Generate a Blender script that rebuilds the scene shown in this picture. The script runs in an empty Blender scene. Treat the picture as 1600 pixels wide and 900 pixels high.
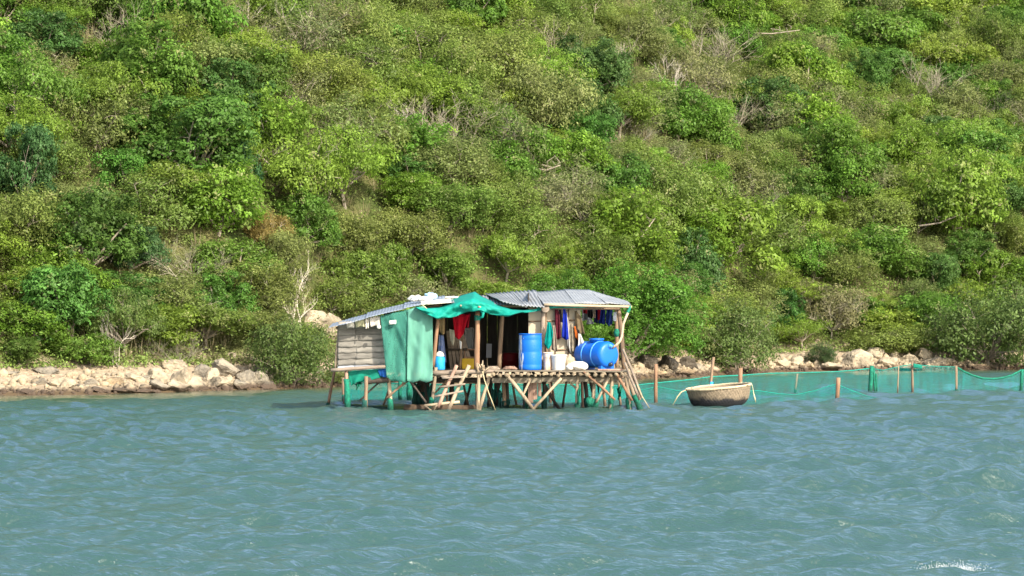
import bpy, math, random
import numpy as np
from mathutils import Vector, Matrix, noise as mnoise

sc = bpy.context.scene
col = sc.collection
R = math.radians

# ------------------------------------------------------------------ camera
F = 4000.0            # focal length in photo pixels (1600 wide)
CAMH = 2.4            # eye height above the water, standing on a boat
HOR = 491.0           # photo row of the horizon
cam_d = bpy.data.cameras.new("camera")
cam_d.sensor_width = 36.0
cam_d.lens = F / 1600.0 * 36.0
cam_d.shift_y = (HOR - 450.0) / 1600.0
cam_d.clip_start = 0.5
cam_d.clip_end = 5000
cam = bpy.data.objects.new("camera", cam_d)
col.objects.link(cam)
cam.location = (0, 0, CAMH)
cam.rotation_euler = (R(90), 0, 0)
sc.camera = cam

# ------------------------------------------------------------------ sky, sun, exposure
SUN_AZ = 36.0         # degrees to the right of straight behind the camera
SUN_EL = 36.0
sdir = Vector((math.sin(R(SUN_AZ)) * math.cos(R(SUN_EL)), -math.cos(R(SUN_AZ)) * math.cos(R(SUN_EL)), math.sin(R(SUN_EL))))
w = bpy.data.worlds.new("World")
sc.world = w
w.use_nodes = True
nt = w.node_tree
bg = nt.nodes["Background"]
sky = nt.nodes.new("ShaderNodeTexSky")
sky.sky_type = 'NISHITA'
sky.sun_disc = False
sky.sun_elevation = R(SUN_EL)
sky.sun_rotation = R(180.0 - SUN_AZ)
sky.air_density = 1.0
sky.dust_density = 2.4
sky.ozone_density = 0.35
nt.links.new(sky.outputs[0], bg.inputs[0])
bg.inputs[1].default_value = 0.15
sun_d = bpy.data.lights.new("sun", 'SUN')
sun_d.energy = 3.6
sun_d.angle = R(0.5)
sun_d.color = (1.0, 0.93, 0.80)
sun = bpy.data.objects.new("sun", sun_d)
col.objects.link(sun)
sun.rotation_euler = sdir.to_track_quat('Z', 'Y').to_euler()
sun.location = sdir * 200
sc.view_settings.view_transform = 'Standard'
sc.view_settings.look = 'None'
sc.view_settings.exposure = 1.30
sc.view_settings.gamma = 1.0
sc.cycles.max_bounces = 6
sc.cycles.transparent_max_bounces = 16
sc.cycles.diffuse_bounces = 3
sc.cycles.glossy_bounces = 3


def W(px, py, Y):
    """world point at depth Y seen at photo position px, py"""
    return ((px - 800.0) / F * Y, Y, CAMH + (HOR - py) / F * Y)


# ------------------------------------------------------------------ materials
def new_mat(name):
    m = bpy.data.materials.new(name)
    m.use_nodes = True
    return m, m.node_tree.nodes, m.node_tree.links, m.node_tree.nodes["Principled BSDF"]


def pm(name, c, rough=0.7, var=0.25, scale=6.0, bump=0.2, stretch=(1, 1, 1), c2=None, spec=0.3, rnd=0.25, bscale=None, metal=0.0):
    """surface with a noise variation between c and c2, fine relief, and a small per-object change of value"""
    m, N, L, b = new_mat(name)
    tc = N.new("ShaderNodeTexCoord")
    mp = N.new("ShaderNodeMapping")
    mp.inputs['Scale'].default_value = stretch
    L.new(tc.outputs['Object'], mp.inputs[0])
    n = N.new("ShaderNodeTexNoise")
    n.inputs['Scale'].default_value = scale
    n.inputs['Detail'].default_value = 6
    n.inputs['Roughness'].default_value = 0.65
    L.new(mp.outputs[0], n.inputs[0])
    rp = N.new("ShaderNodeValToRGB")
    rp.color_ramp.elements[0].position = 0.3
    rp.color_ramp.elements[1].position = 0.7
    if c2 is None:
        c2 = tuple(min(1, x * (1 + var)) for x in c)
        c1 = tuple(x * (1 - var) for x in c)
    else:
        c1 = c
    rp.color_ramp.elements[0].color = (*c1, 1)
    rp.color_ramp.elements[1].color = (*c2, 1)
    L.new(n.outputs[0], rp.inputs[0])
    oi = N.new("ShaderNodeObjectInfo")
    mr = N.new("ShaderNodeMapRange")
    mr.inputs[3].default_value = 1 - rnd
    mr.inputs[4].default_value = 1 + rnd * 0.6
    L.new(oi.outputs['Random'], mr.inputs[0])
    mx = N.new("ShaderNodeVectorMath")
    mx.operation = 'SCALE'
    L.new(rp.outputs[0], mx.inputs[0])
    L.new(mr.outputs[0], mx.inputs['Scale'])
    geo = N.new("ShaderNodeNewGeometry")
    sp = N.new("ShaderNodeSeparateXYZ")
    L.new(geo.outputs['Position'], sp.inputs[0])
    wet = N.new("ShaderNodeMapRange")          # soaked and weedy just above the water
    wet.inputs[1].default_value = 0.10
    wet.inputs[2].default_value = 0.26
    wet.inputs[3].default_value = 0.40
    L.new(sp.outputs[2], wet.inputs[0])
    wx = N.new("ShaderNodeVectorMath")
    wx.operation = 'SCALE'
    L.new(mx.outputs[0], wx.inputs[0])
    L.new(wet.outputs[0], wx.inputs['Scale'])
    L.new(wx.outputs[0], b.inputs['Base Color'])
    b.inputs['Roughness'].default_value = rough
    b.inputs['Specular IOR Level'].default_value = spec
    b.inputs['Metallic'].default_value = metal
    if bump:
        n2 = N.new("ShaderNodeTexNoise")
        n2.inputs['Scale'].default_value = bscale or scale * 3
        n2.inputs['Detail'].default_value = 5
        L.new(mp.outputs[0], n2.inputs[0])
        bp = N.new("ShaderNodeBump")
        bp.inputs['Strength'].default_value = bump
        bp.inputs['Distance'].default_value = 0.03
        L.new(n2.outputs[0], bp.inputs['Height'])
        L.new(bp.outputs[0], b.inputs['Normal'])
    return m


def leaf_mat(name, trans=0.5):
    m, N, L, b = new_mat(name)
    oi = N.new("ShaderNodeObjectInfo")
    at = N.new("ShaderNodeAttribute")
    at.attribute_name = "tint"
    sx = N.new("ShaderNodeSeparateColor")
    L.new(at.outputs['Color'], sx.inputs[0])
    mixw = N.new("ShaderNodeMix")
    mixw.data_type = 'RGBA'
    L.new(sx.outputs[1], mixw.inputs[0])
    L.new(oi.outputs['Color'], mixw.inputs[6])
    mixw.inputs[7].default_value = (0.24, 0.24, 0.10, 1)
    mul = N.new("ShaderNodeVectorMath")
    mul.operation = 'SCALE'
    L.new(mixw.outputs[2], mul.inputs[0])
    L.new(sx.outputs[0], mul.inputs['Scale'])
    L.new(mul.outputs[0], b.inputs['Base Color'])
    b.inputs['Roughness'].default_value = 0.5
    b.inputs['Specular IOR Level'].default_value = 0.25
    tr = N.new("ShaderNodeBsdfTranslucent")
    L.new(mul.outputs[0], tr.inputs[0])
    ms = N.new("ShaderNodeMixShader")
    ms.inputs[0].default_value = trans
    L.new(b.outputs[0], ms.inputs[1])
    L.new(tr.outputs[0], ms.inputs[2])
    L.new(ms.outputs[0], N["Material Output"].inputs[0])
    return m


def net_mat(name, c, alpha, nscale=3.0, var=0.12):
    """fine netting: the share of thread against open mesh, thicker where it bunches"""
    m, N, L, b = new_mat(name)
    N.remove(b)
    d = N.new("ShaderNodeBsdfDiffuse")
    d.inputs[0].default_value = (*c, 1)
    t = N.new("ShaderNodeBsdfTranslucent")
    t.inputs[0].default_value = (*c, 1)
    m1 = N.new("ShaderNodeMixShader")
    m1.inputs[0].default_value = 0.35
    L.new(d.outputs[0], m1.inputs[1])
    L.new(t.outputs[0], m1.inputs[2])
    tp = N.new("ShaderNodeBsdfTransparent")
    m2 = N.new("ShaderNodeMixShader")
    tc = N.new("ShaderNodeTexCoord")
    mp = N.new("ShaderNodeMapping")
    mp.inputs['Scale'].default_value = (2.5, 1, 0.6)
    L.new(tc.outputs['Object'], mp.inputs[0])
    n = N.new("ShaderNodeTexNoise")
    n.inputs['Scale'].default_value = nscale
    n.inputs['Detail'].default_value = 4
    L.new(mp.outputs[0], n.inputs[0])
    mr = N.new("ShaderNodeMapRange")
    mr.inputs[1].default_value = 0.3
    mr.inputs[2].default_value = 0.7
    mr.inputs[3].default_value = alpha - var
    mr.inputs[4].default_value = min(1.0, alpha + var)
    L.new(n.outputs[0], mr.inputs[0])
    L.new(mr.outputs[0], m2.inputs[0])
    L.new(tp.outputs[0], m2.inputs[1])
    L.new(m1.outputs[0], m2.inputs[2])
    L.new(m2.outputs[0], N["Material Output"].inputs[0])
    return m


M = {}
GR = (1, 1, 0.12)
M['pale'] = pm('peeled_wood', (0.31, 0.24, 0.16), 0.75, 0.5, 7, 0.35, GR)
M['pink'] = pm('pink_peeled_wood', (0.29, 0.18, 0.13), 0.75, 0.5, 7, 0.35, GR)
M['orange'] = pm('bark_orange_wood', (0.27, 0.155, 0.09), 0.75, 0.45, 7, 0.3, GR)
M['brown'] = pm('brown_wood', (0.20, 0.135, 0.085), 0.8, 0.35, 9, 0.35, GR)
M['dark'] = pm('dark_wood', (0.055, 0.042, 0.033), 0.7, 0.35, 9, 0.35, GR)  # very dark brown poles, under the deck and inside
M['grey'] = pm('weathered_grey_wood', (0.24, 0.19, 0.145), 0.85, 0.35, 9, 0.4, (0.15, 1, 1))
M['deck'] = pm('deck_board_wood', (0.165, 0.138, 0.10), 0.85, 0.35, 9, 0.4, (0.15, 1, 1))
M['joist'] = pm('joist_wood', (0.19, 0.148, 0.095), 0.85, 0.35, 12, 0.3, (1, 1, 1), rnd=0.45)
M['inner'] = pm('dark_inner_boards', (0.045, 0.038, 0.033), 0.9, 0.35, 7, 0.3, GR)  # very dark brown boards
M['fascia'] = pm('pale_fascia_wood', (0.42, 0.33, 0.215), 0.7, 0.2, 9, 0.25, (0.15, 1, 1))
M['siding'] = pm('old_siding', (0.185, 0.172, 0.148), 0.9, 0.4, 5, 0.5, (0.35, 1, 1.6), rnd=0.22)
M['siding_pale'] = pm('pale_siding', (0.29, 0.30, 0.32), 0.7, 0.3, 4, 0.3, (0.5, 1, 1.6), rnd=0.1)
M['tin'] = pm('galvanised_roofing', (0.225, 0.235, 0.24), 0.5, 0.2, 2.2, 0.1, (1, 1, 1), rnd=0.15, spec=0.5)
M['tin_blue'] = pm('blue_grey_roofing', (0.215, 0.25, 0.30), 0.5, 0.25, 2.5, 0.15, (1, 1, 1), rnd=0.15)
M['beige'] = pm('beige_wallboard', (0.40, 0.345, 0.255), 0.85, 0.14, 2.5, 0.15, (1, 1, 1), rnd=0.1)
M['white'] = pm('white_plastic', (0.72, 0.69, 0.60), 0.5, 0.1, 5, 0.05, rnd=0.05)
M['sack'] = pm('white_sacking', (0.62, 0.59, 0.51), 0.85, 0.15, 8, 0.4, rnd=0.1)
M['cream'] = pm('cream_board', (0.62, 0.56, 0.45), 0.8, 0.15, 5, 0.2, rnd=0.1)
M['bluebag'] = pm('pale_blue_plastic', (0.38, 0.60, 0.78), 0.5, 0.2, 6, 0.2, rnd=0.05)
M['tarp'] = pm('teal_net_tarp', (0.0, 0.22, 0.165), 0.7, 0.18, 7, 0.35, (1, 1, 1), rnd=0.05)
M['darktarp'] = pm('dark_green_tarp', (0.0, 0.15, 0.10), 0.8, 0.25, 6, 0.3, rnd=0.05)
M['wrap'] = pm('green_net_wrap', (0.006, 0.14, 0.085), 0.8, 0.6, 18, 0.6, (1, 1, 1), rnd=0.2)
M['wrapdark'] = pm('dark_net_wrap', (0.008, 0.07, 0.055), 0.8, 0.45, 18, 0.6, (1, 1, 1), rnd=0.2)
M['rope'] = pm('pale_rope', (0.55, 0.46, 0.27), 0.85, 0.25, 30, 0.3)
M['greenrope'] = pm('green_rope', (0.01, 0.20, 0.15), 0.8, 0.25, 20, 0.3)
M['bluepaint'] = pm('blue_wrap', (0.02, 0.28, 0.62), 0.5, 0.2, 9, 0.2)
M['blacktar'] = pm('tar', (0.015, 0.014, 0.015), 0.5, 0.3, 12, 0.2)
M['metal'] = pm('dull_metal', (0.4, 0.4, 0.4), 0.4, 0.2, 8, 0.05, metal=0.6)
M['yellow'] = pm('yellow_plastic', (0.55, 0.36, 0.01), 0.5, 0.15, 6, 0.05)
M['redpl'] = pm('red_plastic', (0.14, 0.005, 0.007), 0.5, 0.15, 6, 0.05)
M['paper'] = pm('grey_paper', (0.42, 0.42, 0.45), 0.8, 0.1, 6, 0.05)
M['glass'] = pm('dark_screen', (0.02, 0.025, 0.03), 0.15, 0.1, 6, 0.0, spec=0.5)


def cloth_mat(name, c, var=0.25, scale=9, c2=None):
    return pm(name, c, 0.9, var, scale, 0.35, (1, 1, 1), c2=c2, rnd=0.05, spec=0.1)


M['leaf'] = leaf_mat('foliage')
M['scrub'] = leaf_mat('scrub_foliage')
M['bark'] = pm('grey_bark', (0.27, 0.23, 0.175), 0.9, 0.35, 10, 0.3, GR, rnd=0.3)
M['barkpale'] = pm('bleached_wood', (0.46, 0.41, 0.33), 0.85, 0.25, 10, 0.25, GR, rnd=0.2)
M['twig'] = pm('dry_twigs', (0.25, 0.225, 0.16), 0.9, 0.3, 10, 0.0, GR, rnd=0.3)
M['net'] = net_mat('fence_netting', (0.012, 0.25, 0.21), 0.22, 3.0, 0.15)
M['netdense'] = net_mat('dense_netting', (0.012, 0.30, 0.25), 0.5, 3.0, 0.15)
M['netthin'] = net_mat('thin_netting', (0.01, 0.42, 0.38), 0.17, var=0.09)
M['curtain'] = net_mat('shade_netting', (0.075, 0.285, 0.22), 0.66, 3.0, 0.2)
M['curtainpale'] = net_mat('pale_shade_netting', (0.17, 0.42, 0.325), 0.80, 3.0, 0.15)


def rock_mat():
    m, N, L, b = new_mat('limestone')
    tc = N.new("ShaderNodeTexCoord")
    geo = N.new("ShaderNodeNewGeometry")
    n = N.new("ShaderNodeTexNoise")
    n.inputs['Scale'].default_value = 2.2
    n.inputs['Detail'].default_value = 8
    n.inputs['Roughness'].default_value = 0.7
    L.new(geo.outputs['Position'], n.inputs[0])
    rp = N.new("ShaderNodeValToRGB")
    e = rp.color_ramp.elements
    e[0].position = 0.32
    e[0].color = (0.13, 0.12, 0.10, 1)
    e[1].position = 0.62
    e[1].color = (0.50, 0.44, 0.34, 1)
    x = e.new(0.47)
    x.color = (0.36, 0.32, 0.26, 1)
    L.new(n.outputs[0], rp.inputs[0])
    oi = N.new("ShaderNodeObjectInfo")
    mx = N.new("ShaderNodeMix")
    mx.data_type = 'RGBA'
    mx.blend_type = 'MULTIPLY'
    mx.inputs[0].default_value = 1
    L.new(rp.outputs[0], mx.inputs[6])
    L.new(oi.outputs['Color'], mx.inputs[7])
    # wet, weed-stained foot at the tide line
    sp = N.new("ShaderNodeSeparateXYZ")
    L.new(geo.outputs['Position'], sp.inputs[0])
    n3 = N.new("ShaderNodeTexNoise")
    n3.inputs['Scale'].default_value = 3.0
    L.new(geo.outputs['Position'], n3.inputs[0])
    ad = N.new("ShaderNodeMath")
    ad.operation = 'MULTIPLY_ADD'
    ad.inputs[1].default_value = -0.25
    L.new(n3.outputs[0], ad.inputs[0])
    L.new(sp.outputs[2], ad.inputs[2])
    mr = N.new("ShaderNodeMapRange")
    mr.inputs[1].default_value = 0.0
    mr.inputs[2].default_value = 0.12
    L.new(ad.outputs[0], mr.inputs[0])
    m2 = N.new("ShaderNodeMix")
    m2.data_type = 'RGBA'
    L.new(mr.outputs[0], m2.inputs[0])
    m2.inputs[6].default_value = (0.07, 0.05, 0.035, 1)
    L.new(mx.outputs[2], m2.inputs[7])
    L.new(m2.outputs[2], b.inputs['Base Color'])
    b.inputs['Roughness'].default_value = 0.9
    b.inputs['Specular IOR Level'].default_value = 0.2
    n2 = N.new("ShaderNodeTexNoise")
    n2.inputs['Scale'].default_value = 9
    n2.inputs['Detail'].default_value = 8
    L.new(geo.outputs['Position'], n2.inputs[0])
    bp = N.new("ShaderNodeBump")
    bp.inputs['Strength'].default_value = 0.6
    bp.inputs['Distance'].default_value = 0.06
    L.new(n2.outputs[0], bp.inputs['Height'])
    L.new(bp.outputs[0], b.inputs['Normal'])
    return m


M['rock'] = rock_mat()


def terrain_mat():
    m, N, L, b = new_mat('hill_ground')
    at = N.new("ShaderNodeAttribute")
    at.attribute_name = "shore_dist"
    geo = N.new("ShaderNodeNewGeometry")
    n = N.new("ShaderNodeTexNoise")
    n.inputs['Scale'].default_value = 0.8
    n.inputs['Detail'].default_value = 8
    L.new(geo.outputs['Position'], n.inputs[0])
    soil = N.new("ShaderNodeValToRGB")
    e = soil.color_ramp.elements
    e[0].position = 0.3
    e[0].color = (0.045, 0.065, 0.018, 1)
    e[1].position = 0.72
    e[1].color = (0.12, 0.11, 0.045, 1)
    x = e.new(0.5)
    x.color = (0.075, 0.08, 0.028, 1)
    L.new(n.outputs[0], soil.inputs[0])
    sand = N.new("ShaderNodeValToRGB")
    n2 = N.new("ShaderNodeTexNoise")
    n2.inputs['Scale'].default_value = 3.5
    n2.inputs['Detail'].default_value = 9
    n2.inputs['Roughness'].default_value = 0.75
    L.new(geo.outputs['Position'], n2.inputs[0])
    e = sand.color_ramp.elements
    e[0].position = 0.35
    e[0].color = (0.21, 0.155, 0.10, 1)
    e[1].position = 0.62
    e[1].color = (0.38, 0.31, 0.22, 1)
    L.new(n2.outputs[0], sand.inputs[0])
    ad = N.new("ShaderNodeMath")
    ad.operation = 'MULTIPLY_ADD'
    ad.inputs[1].default_value = 2.6
    L.new(n.outputs[0], ad.inputs[0])
    L.new(at.outputs['Fac'], ad.inputs[2])
    mr = N.new("ShaderNodeMapRange")
    mr.inputs[1].default_value = 5.2
    mr.inputs[2].default_value = 6.2
    L.new(ad.outputs[0], mr.inputs[0])
    mx = N.new("ShaderNodeMix")
    mx.data_type = 'RGBA'
    L.new(mr.outputs[0], mx.inputs[0])
    L.new(sand.outputs[0], mx.inputs[6])
    L.new(soil.outputs[0], mx.inputs[7])
    sp = N.new("ShaderNodeSeparateXYZ")
    L.new(geo.outputs['Position'], sp.inputs[0])
    ad2 = N.new("ShaderNodeMath")
    ad2.operation = 'MULTIPLY_ADD'
    ad2.inputs[1].default_value = -0.22
    L.new(n2.outputs[0], ad2.inputs[0])
    L.new(sp.outputs[2], ad2.inputs[2])
    wet = N.new("ShaderNodeMapRange")
    wet.inputs[1].default_value = -0.04
    wet.inputs[2].default_value = 0.1
    L.new(ad2.outputs[0], wet.inputs[0])
    m2 = N.new("ShaderNodeMix")
    m2.data_type = 'RGBA'
    L.new(wet.outputs[0], m2.inputs[0])
    m2.inputs[6].default_value = (0.10, 0.07, 0.04, 1)
    L.new(mx.outputs[2], m2.inputs[7])
    L.new(m2.outputs[2], b.inputs['Base Color'])
    b.inputs['Roughness'].default_value = 0.95
    b.inputs['Specular IOR Level'].default_value = 0.1
    bp = N.new("ShaderNodeBump")
    bp.inputs['Strength'].default_value = 0.7
    bp.inputs['Distance'].default_value = 0.08
    n4 = N.new("ShaderNodeTexNoise")
    n4.inputs['Scale'].default_value = 8
    n4.inputs['Detail'].default_value = 6
    L.new(geo.outputs['Position'], n4.inputs[0])
    L.new(n4.outputs[0], bp.inputs['Height'])
    L.new(bp.outputs[0], b.inputs['Normal'])
    return m


def water_mat():
    m, N, L, b = new_mat('sea_water')
    geo = N.new("ShaderNodeNewGeometry")
    at = N.new("ShaderNodeAttribute")
    at.attribute_name = "shallow_reflect"
    mx = N.new("ShaderNodeMix")
    mx.data_type = 'RGBA'
    L.new(at.outputs['Fac'], mx.inputs[0])
    mx.inputs[6].default_value = WATER_DEEP
    mx.inputs[7].default_value = WATER_SHALLOW_REFLECT
    # murky water: light scattered back from below does not depend on how a wavelet is tilted,
    # the mirror of the sky on top of it does
    N.remove(b)
    body = N.new("ShaderNodeBsdfDiffuse")
    L.new(mx.outputs[2], body.inputs['Color'])
    up = N.new("ShaderNodeCombineXYZ")
    up.inputs[2].default_value = 1.0
    tilt = N.new("ShaderNodeMix")
    tilt.data_type = 'VECTOR'
    tilt.inputs[0].default_value = 0.12
    L.new(up.outputs[0], tilt.inputs[4])
    L.new(geo.outputs['Normal'], tilt.inputs[5])
    L.new(tilt.outputs[1], body.inputs['Normal'])
    mir = N.new("ShaderNodeBsdfGlossy")
    mir.inputs['Roughness'].default_value = 0.16
    mir.inputs['Color'].default_value = (1, 1, 1, 1)
    fre = N.new("ShaderNodeFresnel")
    fre.inputs['IOR'].default_value = 1.34
    out = N.new("ShaderNodeMixShader")
    L.new(fre.outputs[0], out.inputs[0])
    L.new(body.outputs[0], out.inputs[1])
    L.new(mir.outputs[0], out.inputs[2])
    L.new(out.outputs[0], N["Material Output"].inputs[0])
    mp = N.new("ShaderNodeMapping")
    mp.inputs['Scale'].default_value = (1.0, 1.5, 1.0)
    mp.inputs['Rotation'].default_value = (0, 0, R(18))
    L.new(geo.outputs['Position'], mp.inputs[0])
    n1 = N.new("ShaderNodeTexNoise")
    n1.inputs['Scale'].default_value = 4.0
    n1.inputs['Detail'].default_value = 5
    n1.inputs['Roughness'].default_value = 0.6
    L.new(mp.outputs[0], n1.inputs[0])
    bp = N.new("ShaderNodeBump")
    bp.inputs['Strength'].default_value = 1.0
    bp.inputs['Distance'].default_value = 0.085
    cal = N.new('ShaderNodeMapRange')        # the lee under the bank is smoother
    cal.inputs[3].default_value = 1.0
    cal.inputs[4].default_value = 0.10
    L.new(at.outputs['Fac'], cal.inputs[0])
    L.new(cal.outputs[0], bp.inputs['Strength'])
    L.new(n1.outputs[0], bp.inputs['Height'])
    L.new(bp.outputs[0], mir.inputs['Normal'])
    L.new(bp.outputs[0], fre.inputs['Normal'])
    return m


WATER_DEEP = (0.040, 0.091, 0.080, 1)
WATER_SHALLOW_REFLECT = (0.062, 0.085, 0.030, 1)  # sandy shallows plus the bank's green reflection, painted into the water colour

# ------------------------------------------------------------------ mesh helpers
OFF = {}


class G:
    """a growing list of vertices and faces"""
    def __init__(s):
        s.v, s.f = [], []

    def add(s, v, f):
        o = len(s.v)
        s.v.extend(v)
        s.f.extend([tuple(i + o for i in q) for q in f])
        return s


def tag(o, label=None, cat=None, group=None, kind=None):
    if label: o['label'] = label
    if cat: o['category'] = cat
    if group: o['group'] = group
    if kind: o['kind'] = kind
    return o


def link(name, me, parent=None):
    o = bpy.data.objects.new(name, me)
    col.objects.link(o)
    if parent is not None:
        o.parent = parent
        OFF[o] = OFF.get(parent, Vector((0, 0, 0)))
    return o


def build(name, g, mat, parent=None, smooth=True, solid=0.0):
    off = OFF.get(parent, Vector((0, 0, 0))) if parent is not None else Vector((0, 0, 0))
    me = bpy.data.meshes.new(name)
    me.from_pydata([(a[0] - off[0], a[1] - off[1], a[2] - off[2]) for a in g.v], [], g.f)
    me.materials.append(mat)
    if smooth:
        me.polygons.foreach_set('use_smooth', [True] * len(me.polygons))
    me.update()
    o = link(name, me, parent)
    if solid:
        md = o.modifiers.new('thickness', 'SOLIDIFY')
        md.thickness = solid
        md.offset = 0
    return o


def thing(name, label, cat, loc=(0, 0, 0), group=None):
    o = bpy.data.objects.new(name, None)
    o.empty_display_size = 0.2
    col.objects.link(o)
    o.location = loc
    OFF[o] = Vector(loc)
    return tag(o, label, cat, group)


def own(o):
    """move a single-mesh top-level object's origin to its base"""
    me = o.data
    n = len(me.vertices)
    a = np.empty(n * 3, np.float32)
    me.vertices.foreach_get('co', a)
    a = a.reshape(-1, 3)
    c = np.array([(a[:, 0].min() + a[:, 0].max()) / 2, (a[:, 1].min() + a[:, 1].max()) / 2, a[:, 2].min()], np.float32)
    me.vertices.foreach_set('co', (a - c).ravel())
    me.update()
    o.location = Vector([float(x) for x in c])
    return o


def tube(pts, rad, n=7, wob=0.0, rnd=random, g=None):
    g = g or G()
    pts = [Vector(p) for p in pts]
    k = len(pts)
    if not hasattr(rad, '__len__'):
        rad = [rad] * k
    vs, fs = [], []
    for i, p in enumerate(pts):
        t = (pts[min(i + 1, k - 1)] - pts[max(i - 1, 0)]).normalized()
        a = Vector((0, 1, 0)) if abs(t.y) < 0.8 else Vector((1, 0, 0))
        u = t.cross(a).normalized()
        v = t.cross(u)
        for j in range(n):
            th = 2 * math.pi * j / n
            r = rad[i] * (1 + rnd.uniform(-wob, wob))
            vs.append(p + u * (math.cos(th) * r) + v * (math.sin(th) * r))
    for i in range(k - 1):
        for j in range(n):
            j2 = (j + 1) % n
            fs.append((i * n + j, i * n + j2, (i + 1) * n + j2, (i + 1) * n + j))
    fs.append(tuple(range(n - 1, -1, -1)))
    fs.append(tuple((k - 1) * n + j for j in range(n)))
    return g.add(vs, fs)


def pole(a, b, r0, r1=None, seg=5, bend=0.02, n=8, wob=0.07, rnd=random, g=None):
    r1 = r1 if r1 is not None else r0
    a, b = Vector(a), Vector(b)
    L = (b - a).length
    bx, by = rnd.uniform(-1, 1) * bend * L, rnd.uniform(-1, 1) * bend * L
    pts, rad = [], []
    for i in range(seg + 1):
        t = i / seg
        s = math.sin(math.pi * t)
        pts.append(a.lerp(b, t) + Vector((bx * s, by * s * 0.6, 0)) + Vector((rnd.uniform(-1, 1), rnd.uniform(-1, 1), 0)) * 0.004)
        rad.append((r0 + (r1 - r0) * t) * (1 + rnd.uniform(-wob, wob)))
    return tube(pts, rad, n, wob * 0.5, rnd, g)


def box(c, s, jit=0.0, rot=None, g=None, rnd=random):
    g = g or G()
    vs = []
    for dx in (-1, 1):
        for dy in (-1, 1):
            for dz in (-1, 1):
                p = Vector((dx * s[0] / 2, dy * s[1] / 2, dz * s[2] / 2)) + Vector((rnd.uniform(-jit, jit), rnd.uniform(-jit, jit), rnd.uniform(-jit, jit)))
                if rot is not None:
                    p = rot @ p
                vs.append(p + Vector(c))
    fs = [(0, 1, 3, 2), (4, 6, 7, 5), (0, 4, 5, 1), (2, 3, 7, 6), (0, 2, 6, 4), (1, 5, 7, 3)]
    return g.add(vs, fs)


def lathe(prof, n=28, axis=None, origin=(0, 0, 0), g=None):
    """prof: list of (radius, height); axis: direction of the height"""
    g = g or G()
    ax = Vector(axis or (0, 0, 1)).normalized()
    q = ax.to_track_quat('Z', 'Y')
    o = Vector(origin)
    vs, fs = [], []
    for r, h in prof:
        for j in range(n):
            th = 2 * math.pi * j / n
            vs.append(o + q @ Vector((r * math.cos(th), r * math.sin(th), h)))
    for i in range(len(prof) - 1):
        for j in range(n):
            j2 = (j + 1) % n
            fs.append((i * n + j, i * n + j2, (i + 1) * n + j2, (i + 1) * n + j))
    if prof[0][0] > 1e-6:
        fs.append(tuple(range(n - 1, -1, -1)))
    if prof[-1][0] > 1e-6:
        fs.append(tuple((len(prof) - 1) * n + j for j in range(n)))
    return g.add(vs, fs)


def sheet(fn, nu, nv, g=None):
    g = g or G()
    vs = [fn(i / nu, j / nv) for j in range(nv + 1) for i in range(nu + 1)]
    fs = []
    for j in range(nv):
        for i in range(nu):
            a = j * (nu + 1) + i
            fs.append((a, a + 1, a + nu + 2, a + nu + 1))
    return g.add(vs, fs)


def pl(poly, t):
    """point at t (0..1) on a polyline, by even steps of its first coordinate index"""
    k = len(poly) - 1
    x = min(max(t, 0), 1) * k
    i = min(int(x), k - 1)
    f = x - i
    return tuple(poly[i][c] * (1 - f) + poly[i + 1][c] * f for c in range(len(poly[0])))


def np_mesh(name, V, Fq, mat, attrs=None):
    """mesh from numpy arrays of vertices and quads"""
    me = bpy.data.meshes.new(name)
    nv, nf = len(V), len(Fq)
    k = Fq.shape[1]
    me.vertices.add(nv)
    me.vertices.foreach_set('co', np.ascontiguousarray(V, np.float32).ravel())
    me.loops.add(nf * k)
    me.loops.foreach_set('vertex_index', np.ascontiguousarray(Fq, np.int32).ravel())
    me.polygons.add(nf)
    me.polygons.foreach_set('loop_start', np.arange(0, nf * k, k, dtype=np.int32))
    me.update(calc_edges=True)
    for nm, typ, arr in attrs or ():
        a = me.attributes.new(nm, typ, 'POINT')
        a.data.foreach_set('color' if typ == 'FLOAT_COLOR' else 'value', np.ascontiguousarray(arr, np.float32).ravel())
    me.materials.append(mat)
    return me


# ------------------------------------------------------------------ value noise for the terrain
class VNoise:
    def __init__(s, seed):
        s.t = np.random.default_rng(seed).random((256, 256))

    def __call__(s, x, y):
        x = np.asarray(x, float)
        y = np.asarray(y, float)
        xi, yi = np.floor(x).astype(int), np.floor(y).astype(int)
        fx, fy = x - xi, y - yi
        fx = fx * fx * (3 - 2 * fx)
        fy = fy * fy * (3 - 2 * fy)
        t = s.t
        a = t[xi % 256, yi % 256]
        b = t[(xi + 1) % 256, yi % 256]
        c = t[xi % 256, (yi + 1) % 256]
        d = t[(xi + 1) % 256, (yi + 1) % 256]
        return (a * (1 - fx) + b * fx) * (1 - fy) + (c * (1 - fx) + d * fx) * fy - 0.5


VN = VNoise(5)
shore_px = [(-400, 628), (-100, 621), (0, 618), (200, 615), (400, 609), (530, 604), (700, 600), (1000, 592.5), (1100, 587), (1220, 581), (1400, 579), (1600, 577), (1750, 576), (2100, 575)]
_sy = [F * CAMH / (p[1] - HOR) for p in shore_px]
_sx = [(p[0] - 800) / F * y for p, y in zip(shore_px, _sy)]


def yshore(x):
    x = np.asarray(x, float)
    return np.interp(x, _sx, _sy) + 0.5 * VN(x * 0.45, x * 0 + 3.3) + 0.25 * VN(x * 1.3, x * 0 + 9.1)


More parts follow.
